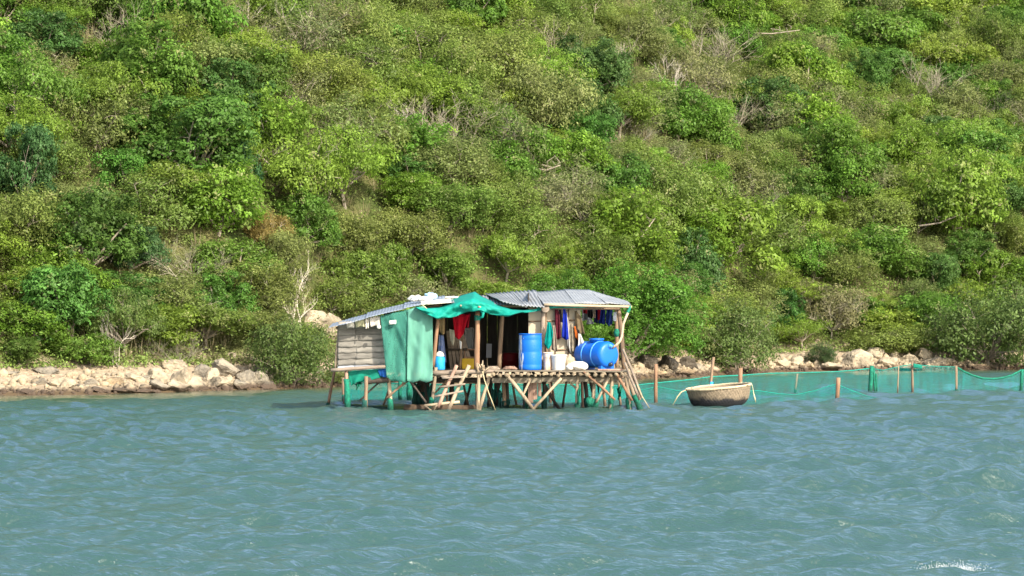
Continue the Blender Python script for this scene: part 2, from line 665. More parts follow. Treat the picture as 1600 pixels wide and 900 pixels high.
def hz(x, y):
    """height of the ground"""
    x = np.asarray(x, float)
    y = np.asarray(y, float)
    d = y - yshore(x)
    beach = np.interp(d, [-40, -3, 0, 1.5, 4.0, 5.5, 9, 60, 110, 170, 400], [-6, -0.55, 0.0, 0.28, 0.80, 1.6, 4.3, 33, 42, 44, 44])
    k = np.clip((d - 4) / 6, 0, 1)
    rough = 2.2 * VN(x / 11, y / 11) + 1.1 * VN(x / 4.5 + 40, y / 4.5) + 0.4 * VN(x / 1.7 + 9, y / 1.7 + 70)
    return beach + k * rough + 0.06 * VN(x * 2, y * 2) * np.clip(d, 0, 1)


def ground_at(px, py):
    """where the sight line through a photo position meets the ground"""
    Y = np.arange(66, 320, 0.1)
    x = (px - 800) / F * Y
    z = CAMH + (HOR - py) / F * Y
    hit = np.nonzero(z < hz(x, Y))[0]
    i = hit[0] if len(hit) else len(Y) - 1
    return float(x[i]), float(Y[i]), float(hz(x[i], Y[i]))


# ------------------------------------------------------------------ terrain and water
cols = np.concatenate([np.linspace(-500, -60, 16)[:-1], np.linspace(-60, -28, 30)[:-1], np.linspace(-28, 34, 190)[:-1], np.linspace(34, 80, 40)[:-1], np.linspace(80, 600, 18)])
ds = np.concatenate([np.linspace(-40, -3, 8)[:-1], np.linspace(-3, 9, 50)[:-1], np.linspace(9, 60, 120)[:-1], np.linspace(60, 130, 40)[:-1], np.linspace(130, 900, 16)])
XX, DD = np.meshgrid(cols, ds)
YY = yshore(XX) + DD
ZZ = hz(XX, YY)
nr, nc = XX.shape
idx = np.arange(nr * nc).reshape(nr, nc)
quads = np.stack([idx[:-1, :-1], idx[:-1, 1:], idx[1:, 1:], idx[1:, :-1]], -1).reshape(-1, 4)
me = np_mesh('hillside', np.stack([XX, YY, ZZ], -1).reshape(-1, 3), quads, terrain_mat(), [('shore_dist', 'FLOAT', DD.ravel())])
me.polygons.foreach_set('use_smooth', [True] * len(me.polygons))
tag(link('hillside', me), 'steep scrubby hillside rising from a narrow sandy beach', 'hillside', kind='structure')


def make_water():
    rng = np.random.default_rng(11)
    p = np.arange(345, 44, -0.45)                   # closer rows nearer the eye
    Yr = np.concatenate([[-900, -200, -40, 0, 8, 13], 6144.0 / p, [160, 260, 600]])
    core = np.arange(-0.262, 0.2621, 0.00095)
    u = np.concatenate([[-20, -6, -2, -0.9, -0.5, -0.35, -0.29], core, [0.29, 0.35, 0.5, 0.9, 2, 6, 20]])
    Ym, um = np.meshgrid(Yr, u, indexing='ij')
    Xm = um * np.clip(Ym, 17, None)
    rows = np.gradient(Yr)[:, None]
    h = np.zeros_like(Xm)
    wind = R(-72)                                   # the chop runs towards the viewer and a little left
    n = 64
    lam = np.exp(rng.uniform(math.log(0.28), math.log(3.2), n))
    for i in range(n):
        th = wind + rng.normal(0, 0.45)
        k = 2 * math.pi / lam[i]
        amp = 0.0112 * lam[i] ** 0.86
        ph = rng.uniform(0, 6.28)
        a = k * (Xm * math.cos(th) + Ym * math.sin(th)) + ph
        s = np.sin(a)
        amp *= 1.15 if 0.6 < lam[i] < 1.8 else 0.85
        wv = (1 - np.abs(np.sin(a / 2))) * 2 - 0.73 if i % 2 else s
        fade = np.clip((lam[i] / (rows * 1.5)) - 0.6, 0.0, 1)
        h += amp * wv * fade
    gust = 1.0 + 0.5 * VN(Xm / 6, Ym / 9) + 0.4 * VN(Xm / 2.3 + 50, Ym / 3)
    d = yshore(Xm) - Ym
    calm = np.clip(d / 14, 0.12, 1)
    edge = np.clip((0.28 - np.abs(um)) / 0.012, 0, 1) * np.clip((Ym - 14) / 3, 0, 1) * np.clip((150 - Ym) / 10, 0, 1)
    h *= np.clip(gust, 0.35, 1.5) * calm * edge
    h = np.clip(h, -0.2, 0.3)
    nr, nc = Xm.shape
    idx = np.arange(nr * nc).reshape(nr, nc)
    q = np.stack([idx[:-1, :-1], idx[:-1, 1:], idx[1:, 1:], idx[1:, :-1]], -1).reshape(-1, 4)
    shallow_reflect = np.clip(1 - d / 9, 0, 1) ** 1.0  # near-shore mask for the painted reflection tint and the calmer ripples
    me = np_mesh('water', np.stack([Xm, Ym, h], -1).reshape(-1, 3), q, water_mat(), [('shallow_reflect', 'FLOAT', shallow_reflect.ravel())])
    me.polygons.foreach_set('use_smooth', [True] * len(me.polygons))
    tag(link('water', me), 'choppy teal sea water in front of the shore', 'water', kind='structure')


make_water()

# ------------------------------------------------------------------ the hut on stilts
rh = random.Random(21)
HY = 63.7
hut = thing('stilt_hut', 'ramshackle fishing hut on crooked stilts with patched tin roof', 'hut', (0, 64.5, 0))


def hp(name, g, mat, parent=None, smooth=True, solid=0):
    return build(name, g, M[mat] if isinstance(mat, str) else mat, parent or hut, smooth, solid)


# stilts: (top px, py, foot px, py, row where the net wrapping starts or None, wood, wrap, radius m, depth)
stilts = [
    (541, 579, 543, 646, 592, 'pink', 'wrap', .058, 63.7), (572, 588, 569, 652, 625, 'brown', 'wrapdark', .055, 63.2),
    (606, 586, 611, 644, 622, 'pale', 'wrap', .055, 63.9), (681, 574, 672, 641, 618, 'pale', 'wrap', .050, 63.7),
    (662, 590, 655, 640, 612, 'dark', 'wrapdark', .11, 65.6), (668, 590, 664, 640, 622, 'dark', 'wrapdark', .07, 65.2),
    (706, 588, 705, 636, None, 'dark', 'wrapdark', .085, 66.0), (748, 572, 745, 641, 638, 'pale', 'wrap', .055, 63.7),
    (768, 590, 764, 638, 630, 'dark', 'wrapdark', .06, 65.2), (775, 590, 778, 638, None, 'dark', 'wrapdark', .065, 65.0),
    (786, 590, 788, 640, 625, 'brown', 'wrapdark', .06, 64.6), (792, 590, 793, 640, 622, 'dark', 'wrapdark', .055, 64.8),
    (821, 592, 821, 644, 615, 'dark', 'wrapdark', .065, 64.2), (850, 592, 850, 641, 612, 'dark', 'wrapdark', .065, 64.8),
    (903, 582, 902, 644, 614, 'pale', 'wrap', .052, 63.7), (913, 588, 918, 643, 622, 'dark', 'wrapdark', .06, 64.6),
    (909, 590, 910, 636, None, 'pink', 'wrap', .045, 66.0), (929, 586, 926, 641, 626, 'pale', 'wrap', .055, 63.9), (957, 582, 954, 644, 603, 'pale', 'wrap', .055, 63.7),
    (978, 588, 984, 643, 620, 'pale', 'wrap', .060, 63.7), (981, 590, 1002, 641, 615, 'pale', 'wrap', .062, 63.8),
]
for (ax, ay, bx, by, wy, wood, wrap, r, Y) in stilts:
    a, b = Vector(W(ax, ay, Y)), Vector(W(bx, by, Y))
    b.z = min(b.z, -0.05)
    d = (b - a)
    b2 = b + d.normalized() * 0.45
    pst = hp('post', pole(a, b2, r * 0.82, r * 0.95, 6, 0.018, 9, 0.1, rh), wood)
    if wy is not None:
        t0 = (wy - ay) / (by - ay)
        g = pole(a.lerp(b, t0), b2, r * 1.15, r * 1.35, 9, 0.006, 11, 0.2, rh)
        hp('net_wrap', g, wrap, pst)
# a bundle of net tied round one post
g = G()
for k in range(5):
    c = Vector(W(926 + rh.uniform(-5, 5), 629 + rh.uniform(-5, 8), 63.7))
    g2 = lathe([(0.001, -.12), (.07, -.09), (.1, 0), (.07, .09), (.001, .12)], 9, (rh.uniform(-.4, .4), 0, 1), c)
    g.add([v + Vector((rh.uniform(-.02, .02), rh.uniform(-.02, .02), rh.uniform(-.02, .02))) for v in g2.v], g2.f)
hp('net_bundle', g, 'wrap')

braces = [
    (603, 588, 562, 626, 'dark', .028, 64.0), (640, 592, 604, 622, 'brown', .035, 63.8), (640, 594, 668, 632, 'dark', .035, 63.7),
    (765, 588, 750, 641, 'pale', .050, 63.75), (792, 586, 838, 646, 'pale', .055, 63.45), (829, 592, 817, 619, 'pale', .035, 63.6),
    (877, 591, 835, 637, 'pale', .045, 63.55), (848, 597, 876, 642, 'dark', .05, 64.9), (912, 581, 961, 625, 'orange', .040, 63.5),
    (954, 585, 931, 629, 'pale', .042, 63.55), (963, 583, 988, 626, 'orange', .042, 63.55), (971, 585, 981, 622, 'pink', .03, 64.4),
    (700, 592, 680, 614, 'brown', .03, 64.2),
]
for (ax, ay, bx, by, wood, r, Y) in braces:
    a, b = Vector(W(ax, ay, Y)), Vector(W(bx, by, Y))
    if by > 636:
        b = b + (b - a).normalized() * 0.3
    hp('brace', pole(a, b, r * .88, r * 0.78, 6, 0.022, 8, 0.1, rh), wood)
rb = random.Random(15)
for (ax, ay, bx, by, wood, r, Y) in ((612, 590, 590, 640, 'brown', .028, 65.4), (655, 592, 640, 638, 'dark', .03, 66.0), (694, 588, 700, 638, 'pink', .03, 65.6), (722, 592, 735, 640, 'brown', .03, 65.9), (738, 590, 720, 640, 'dark', .035, 66.3),
                                    (758, 588, 772, 640, 'brown', .032, 64.9), (783, 592, 768, 640, 'dark', .04, 65.6), (800, 592, 812, 640, 'brown', .03, 66.4), (860, 592, 868, 638, 'pink', .03, 66.2), (886, 592, 878, 640, 'brown', .03, 66.0),
                                    (940, 590, 948, 640, 'brown', .035, 66.2), (922, 590, 934, 640, 'dark', .04, 65.4), (966, 590, 972, 640, 'brown', .03, 65.6), (990, 588, 996, 632, 'dark', .022, 65.0), (885, 594, 905, 612, 'pale', .025, 63.8)):
    a, b = Vector(W(ax, ay, Y)), Vector(W(bx, by, Y))
    if by > 630:
        b.z = -.3
    hp('brace', pole(a, b, r, r * 1.1, 6, 0.03, 8, 0.1, rb), wood)
for (px, y0, y1, wd, Y) in ((650, 600, 640, 14, 65.3), (672, 602, 636, 9, 64.9), (772, 606, 640, 9, 64.7), (781, 612, 641, 7, 64.5), (823, 610, 642, 8, 64.1), (904, 606, 630, 6, 63.62), (935, 596, 612, 6, 64.2), (968, 604, 622, 7, 64.2), (560, 597, 606, 9, 63.9)):
    def fn(u, v, px=px, y0=y0, y1=y1, wd=wd, Y=Y):
        q = px + wd * (u - .5) * (1 - .45 * v + .25 * math.sin(v * 7 + px))
        X, y, Z = W(q, y0 + (y1 - y0) * v + 3 * math.sin(u * 6 + px), Y)
        return (X, y + .06 * math.sin(u * 9 + v * 4) + .05 * mnoise.noise(Vector((X * 9, Z * 6, px))), Z)
    hp('net_scrap', sheet(fn, 8, 8), 'wrapdark' if Y > 64.3 else 'wrap', solid=.012)
# peeling boards hanging under the deck edge
for px, w_, y0, y1 in ((829, 8, 598, 629), (836, 6, 598, 624), (843, 5, 597, 619)):
    a, b = W(px, y0, 63.9), W(px, y1, 63.9)
    hp('hanging_board', box(((a[0] + b[0]) / 2, 63.9, (a[2] + b[2]) / 2), (w_ / 62.5, .03, a[2] - b[2]), .012, rnd=rh), 'pink', smooth=False)

# deck: beams along the hut, joists front to back, boards on the joists
for (x0, y0, x1, y1, r, wood, Y) in ((672, 583.5, 778, 579.5, .062, 'grey', 63.66), (517, 578.5, 604, 572.5, .045, 'grey', 63.62), (690, 589, 724, 588, .035, 'grey', 63.6), (722, 595, 758, 597, .07, 'fascia', 65.0),
                                     (570, 595, 607, 593, .095, 'dark', 63.8), (560, 592, 700, 592, .07, 'dark', 65.8), (640, 594, 775, 594, .07, 'dark', 64.6)):
    hp('floor_pole', pole(W(x0, y0, Y), W(x1, y1, Y), r, r * .9, 6, 0.006, 9, 0.06, rh), wood)
for i, (x0, x1) in enumerate(((768, 846), (846, 920), (920, 983))):
    for Y in (63.72, 65.1, 66.5):
        a, b = W(x0 + .6, 593.5, 63.72), W(x1 - .6, 593.5, 63.72)
        hp('deck_beam', box(((a[0] + b[0]) / 2, Y, a[2] + rh.uniform(-.012, .012)), (b[0] - a[0], .09, .12), .008, rnd=rh), 'deck', smooth=False)
x = 771.0
while x < 982:
    y = 585.5 + rh.uniform(-1.0, 1.4)
    r = rh.uniform(.035, .056)
    X, _, z = W(x, y, 63.7)
    hp('joist', pole((X, 63.40 + rh.uniform(-.07, .09), z), (X + rh.uniform(-.05, .05), 66.85, z), r, r * .9, 2, .003, 8, .08, rh), 'joist')
    x += rh.uniform(8.5, 13)
for x in range(612, 770, 24):
    X, _, z = W(x, 588.5, 63.7)
    hp('joist', pole((X, 63.85, z), (X, 66.85, z), .045, .04, 2, .003, 7, .08, rh), 'grey')
for k in range(15):
    Y = 63.58 + k * 0.222
    for (x0, x1) in ((606, 772), (772, 872), (872, 984)):
        if x0 == 606 and k == 0:
            continue
        a = W(x0 + rh.uniform(0.3, 2), 579, 63.7)
        b = W(x1 - rh.uniform(0.3, 2), 579, 63.7)
        zt = 0.985 + rh.uniform(-.008, .012) - (0.02 if x0 == 606 else 0)
        hp('deck_board', box(((a[0] + b[0]) / 2, Y, zt), (b[0] - a[0], .205, .032), .006, rnd=rh), 'deck', smooth=False)
# left room floor
for k in range(12):
    a, b = W(532, 579, 63.9), W(606, 579, 63.9)
    hp('floor_board', box(((a[0] + b[0]) / 2, 64.1 + k * .23, 0.99), (b[0] - a[0], .21, .03), .005, rnd=rh), 'deck', smooth=False)

# frame posts above the deck
for (ax, ay, bx, by, r0, r1, wood, Y) in ((684.5, 496, 676, 574, .045, .05, 'orange', 63.72), (746, 484, 745, 580, .062, .066, 'orange', 63.75),
                                          (785, 488, 780, 577, .055, .06, 'brown', 64.5), (849, 480, 846, 578, .055, .06, 'grey', 64.45), (852, 482, 855, 560, .03, .03, 'brown', 64.6),
                                          (966, 477, 975, 577, .05, .06, 'brown', 64.6), (530, 508, 524, 577, .035, .035, 'pale', 64.1), (604, 490, 604, 578, .05, .05, 'brown', 64.1),
                                          (825, 478, 825, 577, .05, .05, 'dark', 66.6), (962, 470, 964, 577, .045, .05, 'brown', 66.6), (690, 470, 690, 577, .05, .05, 'dark', 66.6)):
    hp('post', pole(W(ax, ay, Y), W(bx, by, Y), r0, r1, 7, 0.008, 10, 0.06, rh), wood)
hp('post_knot', pole(W(684.5, 499, 63.72), W(684.6, 495, 63.72), .06, .055, 2, 0, 8, .1, rh), 'pale')
# rope knots where the big post meets the deck
g = G()
for k in range(9):
    c = Vector(W(752 + rh.uniform(-7, 9), 576 + rh.uniform(-6, 4), 63.55))
    d = Vector((rh.uniform(-1, 1), rh.uniform(-.4, .4), rh.uniform(-.3, 1))).normalized() * rh.uniform(.06, .13)
    tube([c - d, c, c + d], [.012, .022, .014], 6, .1, rh, g)
hp('lashing', g, 'pale')
g = G()
for k in range(6):
    z0 = W(746, 494 + k * 1.3, 63.75)
    lathe([(.071, 0), (.08, .008), (.071, .018)], 12, (rh.uniform(-.15, .15), 0, 1), z0, g)
hp('lashing', g, 'tarp')

# walls
rw = random.Random(4)
rows = 8
for i in range(rows):
    y0, y1 = 503 + i * 9.4, 503 + (i + 1) * 9.4 + 2.2
    for (x0, x1) in ((528.5 - (i * .15), 558 + rw.uniform(-3, 3)), (555 + rw.uniform(-2, 2), 603)):
        last = i == rows - 1

        def fn(u, v, x0=x0, x1=x1, y0=y0, y1=y1, s=rw.uniform(0, 9)):
            px = x0 + (x1 - x0) * u
            py = y0 + (y1 - y0) * v - (px - 528) * 0.03
            X, Y, Z = W(px, py, 64.02)
            wob = mnoise.noise(Vector((X * 3 + s, v * 1.5, i * 2.0)))
            return (X, 64.04 - 0.035 * v ** 0.7 + 0.014 * wob, Z + 0.022 * v * mnoise.noise(Vector((X * 7 + s, 0, i))))
        hp('siding_board', sheet(fn, 14, 4), 'siding_pale' if last else 'siding', smooth=True, solid=.012)
# gable end boards of the lean-to and dark inner walls
for k in range(10):
    y = 64.15 + k * .27
    z1 = 2.06
    hp('end_board', box((W(529, 0, 64)[0], y, (z1 + 1.0) / 2), (.025, .25, z1 - 1.0), .005, rnd=rw), 'siding', smooth=False)
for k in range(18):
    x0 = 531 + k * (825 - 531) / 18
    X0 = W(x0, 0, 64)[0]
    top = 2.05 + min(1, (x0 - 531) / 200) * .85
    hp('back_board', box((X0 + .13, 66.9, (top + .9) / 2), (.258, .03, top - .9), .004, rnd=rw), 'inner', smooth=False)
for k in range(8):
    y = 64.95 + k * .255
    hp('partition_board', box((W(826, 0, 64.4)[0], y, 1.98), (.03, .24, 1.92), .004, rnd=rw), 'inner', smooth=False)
for k in range(6):        # partition with slanting grey boards seen in the gloom
    hp('partition_board', box((W(703 + k * 5.4, 0, 66)[0], 65.7, 1.48), (.075, .03, 1.0), .004, Matrix.Rotation(R(-6 - k * 2), 3, 'Y'), rnd=rw), 'grey', smooth=False)
hp('rail', pole(W(697, 546, 65.6), W(730, 546, 65.6), .03), 'dark')
hp('post', pole(W(722, 525, 65.0), W(719, 577, 65.0), .03), 'brown')
# beige wallboard panels with battens, on the sunlit side
pan = [(826, 849, 64.62), (850.2, 868, 64.66), (868.6, 888, 64.70), (888.6, 907, 64.75)]
for i, (x0, x1, Y) in enumerate(pan):
    a, b = W(x0, 481 + i * .5, Y), W(x1, 577, Y)
    dx = 2.5 if i == 3 else 0
    hp('wall_panel', box(((a[0] + b[0]) / 2, Y, (a[2] + b[2]) / 2), (b[0] - a[0], .015, a[2] - b[2]), .003, rnd=rw), 'beige', smooth=False)
for (x0, y0, x1, y1, Y) in ((826, 502.5, 849, 502, 64.59), (850, 502, 868, 501.5, 64.63), (868, 501, 889, 501, 64.67), (889, 500.5, 907, 500, 64.72), (862, 547, 888, 546, 64.67), (888, 478, 887, 577, 64.68), (868, 480, 867.5, 560, 64.64)):
    hp('batten', pole(W(x0, y0, Y), W(x1, y1, Y), .018, .016, 3, .004, 6, .05, rw), 'brown')
# grey sheet hanging behind the clothes line
hp('grey_sheet', sheet(lambda u, v: Vector(W(909 + 26 * u * (1 - .35 * v), 478 + 24 * v - 4 * u * v, 66.4)) + Vector((0, .05 * math.sin(u * 9), 0)), 10, 5), cloth_mat('grey_sheet', (.30, .32, .34)), solid=.006)


# roofs: corrugated sheets
def corr(name, f0, f1, b0, b1, Yf, Yb, mat, lift=0.0, pitch=.078, amp=.012, sag=0.0, nv=8):
    A, B, C, D = Vector(W(*f0, Yf[0])), Vector(W(*f1, Yf[1])), Vector(W(*b0, Yb)), Vector(W(*b1, Yb))
    n = max(3, int((B - A).length / pitch))
    sd = rh.uniform(0, 30)

    def fn(u, v):
        p = A.lerp(B, u).lerp(C.lerp(D, u), v)
        z = amp * math.sin(u * n * 2 * math.pi) + lift - sag * math.sin(math.pi * v)
        z += .02 * mnoise.noise(Vector((p.x * 1.7 + sd, p.y * 1.3, 0)))
        return p + Vector((0, 0, z))
    return hp(name, sheet(fn, n * 6, nv), mat, solid=.006)


corr('roof_sheet', (513, 512.5), (574, 497), (520, 505), (578, 489), (63.45, 63.5), 66.9, 'tin_blue', 0, amp=.005)
corr('roof_sheet', (571, 497.5), (634, 483), (574, 489), (636, 475), (63.5, 63.55), 66.9, 'tin_blue', .02, amp=.005)
corr('roof_sheet', (630, 484), (695, 472), (632, 475), (695, 463.5), (63.55, 63.6), 66.9, 'tin_blue', .035, amp=.005)
corr('roof_sheet', (692, 473), (762, 474), (692, 464), (764, 461), (63.8, 64.1), 66.9, 'tin', .0)
corr('roof_sheet', (783, 473.5), (823, 482.5), (758, 462), (802, 459), (64.05, 64.05), 66.9, 'tin', .05, amp=.016)
corr('roof_sheet', (820, 481), (851, 483), (799, 459), (837, 456), (64.10, 64.10), 66.9, 'tin', .055, amp=.016)
corr('roof_sheet', (757, 474), (853, 476.5), (757, 463), (838, 456.5), (64.45, 64.45), 66.9, 'tin', -.02)
corr('roof_sheet', (849, 474.5), (902, 475), (834, 456), (884, 452.5), (64.3, 64.3), 66.9, 'tin', .0, amp=.005)
corr('roof_sheet', (899, 475), (950, 475.5), (881, 452.5), (921, 453.5), (64.32, 64.32), 66.9, 'tin', .012, amp=.005)
corr('roof_sheet', (947, 475.5), (986, 477.5), (918, 453.5), (980, 472), (64.34, 64.4), 66.9, 'tin', .022, amp=.005)
hp('fascia', pole(W(850, 476, 64.28), W(987, 479.5, 64.32), .036, .032, 8, .004, 8, .05, rh), 'fascia')
hp('fascia', box((W(682, 0, 64)[0], 63.62, W(0, 471.5, 63.7)[2]), (.72, .03, .09), .01, Matrix.Rotation(R(-5), 3, 'Y'), rnd=rh), 'cream', smooth=False)
for (x0, y0, x1, y1, Y) in ((525, 513, 690, 476, 64.1), (600, 492, 690, 478, 66.6), (690, 478, 850, 479, 64.5), (760, 470, 965, 474, 66.6), (849, 481, 968, 482, 64.5)):
    hp('rafter', pole(W(x0, y0, Y), W(x1, y1, Y), .04, .035, 4, .004, 7, .05, rh), 'brown')
# stick ends poking out from under the tarp
for (x0, y0, x1, y1, Y) in ((719.5, 477.7, 735, 476, 63.28), (748, 479.5, 759, 482, 63.3)):
    a, b = Vector(W(x0, y0, Y)), Vector(W(x1, y1, Y + .3))
    hp('stick', pole(a, b, .024, .02, 3, 0, 8, .08, rh), 'pale' if x0 < 740 else 'pink')


# ------------------------------------------------------------------ cloth, tarps and things hung on the hut
def cloth(name, label, cat, top, bot, Y, mat, waves=3.0, depth=.03, nu=12, nv=10, solid=.012, group=None, seed=0, bulge=0.0, mid=None):
    """hanging cloth between a top and a bottom edge, each a row of photo positions"""
    def fn(u, v):
        a, b = pl(top, u), pl(bot, u)
        px, py = a[0] + (b[0] - a[0]) * v, a[1] + (b[1] - a[1]) * v
        if mid:
            px += mid * math.sin(math.pi * v) * (u - .5) * 2
        X, y, Z = W(px, py, Y)
        dy = depth * (.3 + .7 * v) * math.sin(u * waves * 2 * math.pi + seed + 1.2 * v) + .5 * depth * mnoise.noise(Vector((X * 6, Z * 5, seed)))
        return (X, y + dy - bulge * math.sin(math.pi * v) * math.sin(math.pi * u), Z)
    o = build(name, sheet(fn, nu, nv), mat if not isinstance(mat, str) else M[mat], None, True, solid)
    own(o)
    return tag(o, label, cat, group)


# long green shade-net curtain in two panels
def curtain(name, label, top, bot, Y, mat, seed):
    def fn(u, v):
        a, b = pl(top, u), pl(bot, u)
        px, py = a[0] + (b[0] - a[0]) * v, a[1] + (b[1] - a[1]) * v
        X, y, Z = W(px, py, Y)
        dy = .035 * math.sin(u * 11 + seed + v * 3.5) * (.3 + v) + .055 * mnoise.noise(Vector((X * 2.5 + Z, Z * 1.2, seed))) + .03 * mnoise.noise(Vector((X * 8 + Z * 3, Z * 3, seed)))
        return (X, y + dy, Z)
    o = own(build(name, sheet(fn, 30, 24), mat, None, True, .004))
    return tag(o, label, 'curtain')


curtain('net_curtain', 'wide sea-green net curtain beside the grey siding', [(594, 494), (612, 489), (627, 486), (643, 482)], [(604, 588), (612, 596), (622, 595), (632, 598), (642, 595)], 63.62, M['curtain'], 1.0)
curtain('net_curtain', 'paler half of the net curtain nearest the open doorway', [(637, 484), (650, 480), (663, 478), (676, 494)], [(636, 595), (645, 598), (656, 594), (666, 598), (676, 594)], 63.56, M['curtainpale'], 3.0)
o = own(build('curtain_patch', sheet(lambda u, v: Vector(W(608 + 11 * u, 501 + 6 * v - u, 63.5)), 4, 3), M['sack'], None, True, .008))
tag(o, 'small pale patch pinned high on the net curtain', 'patch')
o = own(build('guy_rope', tube([W(658 + 4.5 * k, 475 + 4.2 * k + .3 * k * (k - 4), 63.45) for k in range(5)], .009, 6), M['rope']))
tag(o, 'short pale guy rope slanting down from the lean-to roof edge', 'rope')


# teal tarp over the middle of the roof
def tarp():
    top = [(648, 479), (668, 477), (686, 474), (704, 468), (722, 461), (742, 455.5), (752, 463), (766, 469), (782, 474), (800, 481), (822, 483.5), (838, 483.5)]
    bot = [(652, 482), (668, 492), (684, 497.5), (703, 497), (720, 491), (735, 486.5), (748, 485.5), (762, 489), (776, 493.5), (795, 494), (815, 489), (839, 485.5)]

    def fn(u, v):
        a, b = pl(top, u), pl(bot, u)
        px, py = a[0] + (b[0] - a[0]) * v, a[1] + (b[1] - a[1]) * v
        y = 65.6 + (63.5 - 65.6) * min(v / .35, 1) - .15 * max(0, (v - .35) / .65)
        fold = .10 * math.sin(u * 17 - v * 4.5) * v * (1 - .2 * v) + .06 * math.sin(u * 29 + v * 7) * v + .10 * mnoise.noise(Vector((u * 9, v * 3, 2)))
        X, _, Z = W(px, py, y)
        fold += .07 * v * mnoise.noise(Vector((u * 26, v * 5, 7)))
        return (X, y + fold - .12 * math.sin(math.pi * v), Z + .012 * math.sin(u * 40 + v * 4) * v)
    o = own(build('tarp', sheet(fn, 70, 22), M['tarp'], None, True, .006))
    tag(o, 'bright teal tarp draped and tied over the middle of the roof', 'tarp')


tarp()
o = own(build('tarp_strip', tube([W(751, 484, 63.3), W(755, 489, 63.28), W(754, 495, 63.28), W(750, 497, 63.3)], [.035, .04, .032, .02], 8, .12, rh), M['tarp']))
tag(o, 'teal strip knotted beside the orange post under the tarp', 'tarp strip')
cloth('tarp_valance', 'narrow teal valance under the pale fascia of the tin roof', 'tarp', [(838, 478), (870, 477), (900, 477.5), (930, 478)], [(838, 487), (856, 482), (880, 481), (905, 481), (930, 479)], 64.4, 'tarp', 5, .02, 30, 5, .006)
cloth('dark_tarp', 'dark green tarp sagging beneath the grey siding', 'tarp', [(542, 580), (565, 578), (585, 577), (603, 576)], [(549, 603), (556, 598), (575, 595), (603, 588)], 63.75, 'darktarp', 2, .04, 24, 8, .008)
cloth('blue_rag', 'small dark blue rag under the corner of the siding', 'rag', [(590, 578), (604, 576)], [(594, 588), (604, 590)], 63.68, cloth_mat('navy_rag', (.01, .06, .22)), 1, .03)
for i, (x0, x1, y0, y1, lab, c) in enumerate(((541, 553, 502, 513, 'pale rolled rag, leftmost under the lean-to eave', (.62, .58, .50)), (554, 569, 499, 512, 'olive-tan rag tucked under the lean-to eave', (.42, .40, .25)),
                                              (570, 576, 497, 514, 'narrow white rag hanging from the lean-to eave', (.66, .61, .52)), (577, 594, 494, 511, 'beige cloth under the eave touching the green curtain', (.50, .46, .40)))):
    cloth('eave_rag', lab, 'rag', [(x0, y0 + 2), (x1, y0)], [(x0 + 2, y1), ((x0 + x1) / 2, y1 - 2), (x1, y1 - 1)], 63.72, cloth_mat('rag_cloth', c), 1.3, .03, 10, 6, .02, 'rags under the lean-to eave', i)
o = own(build('white_float', lathe([(.001, -.05), (.04, -.035), (.055, 0), (.04, .035), (.001, .05)], 10, None, W(592, 511, 63.5)), M['white']))
tag(o, 'small white float tied at the top of the siding', 'float')


def lump(name, label, cat, px, py, Y, rx, ry, rz, mat, seed, amp=.25, group=None, freq=2.2):
    g0 = lathe([(math.sin(math.pi * k / 14), -math.cos(math.pi * k / 14)) for k in range(15)], 22)
    c = W(px, py, Y)
    g = G()
    vs = []
    for v in g0.v:
        n = mnoise.noise(Vector(v) * freq + Vector((seed * 7.7, seed, 0))) + .5 * mnoise.noise(Vector(v) * freq * 2.3 + Vector((seed, 3, seed)))
        s = 1 + amp * n
        z = max(v[2] * s, -.8)
        vs.append((c[0] + v[0] * s * rx, c[1] + v[1] * s * ry, c[2] + z * rz))
    g.add(vs, g0.f)
    o = own(build(name, g, mat if not isinstance(mat, str) else M[mat], None))
    return tag(o, label, cat, group)


lump('plastic_bag', 'crumpled white plastic bag at left end of the roof clutter', 'bag', 649, 467, 65.2, .17, .16, .085, 'white', 1, .5)
lump('plastic_bag', 'pale blue plastic bag peaked on top of the roof', 'bag', 673, 464, 65.4, .14, .17, .11, 'bluebag', 2, .5)
lump('plastic_bag', 'white bag slumped between the blue bag and cream board', 'bag', 665, 468, 64.9, .18, .16, .07, 'white', 3, .5)
lump('plastic_bag', 'flat white bag on the roof next to the tarp peak', 'bag', 708, 466, 65.5, .26, .2, .05, 'white', 4, .4)
cloth('sack', 'brown sack hanging just inside the doorway', 'sack', [(685, 496), (695, 496)], [(687, 518), (692, 523), (695, 521)], 64.6, cloth_mat('brown_sack', (.33, .23, .12)), 1, .03)
cloth('sheet_bundle', 'blue and grey patterned sheet hanging inside the doorway', 'sheet', [(686, 523), (693, 524)], [(684, 566), (697, 566)], 64.7, cloth_mat('patterned_sheet', (.30, .33, .38), scale=6, c2=(.05, .12, .42)), 1.4, .04)
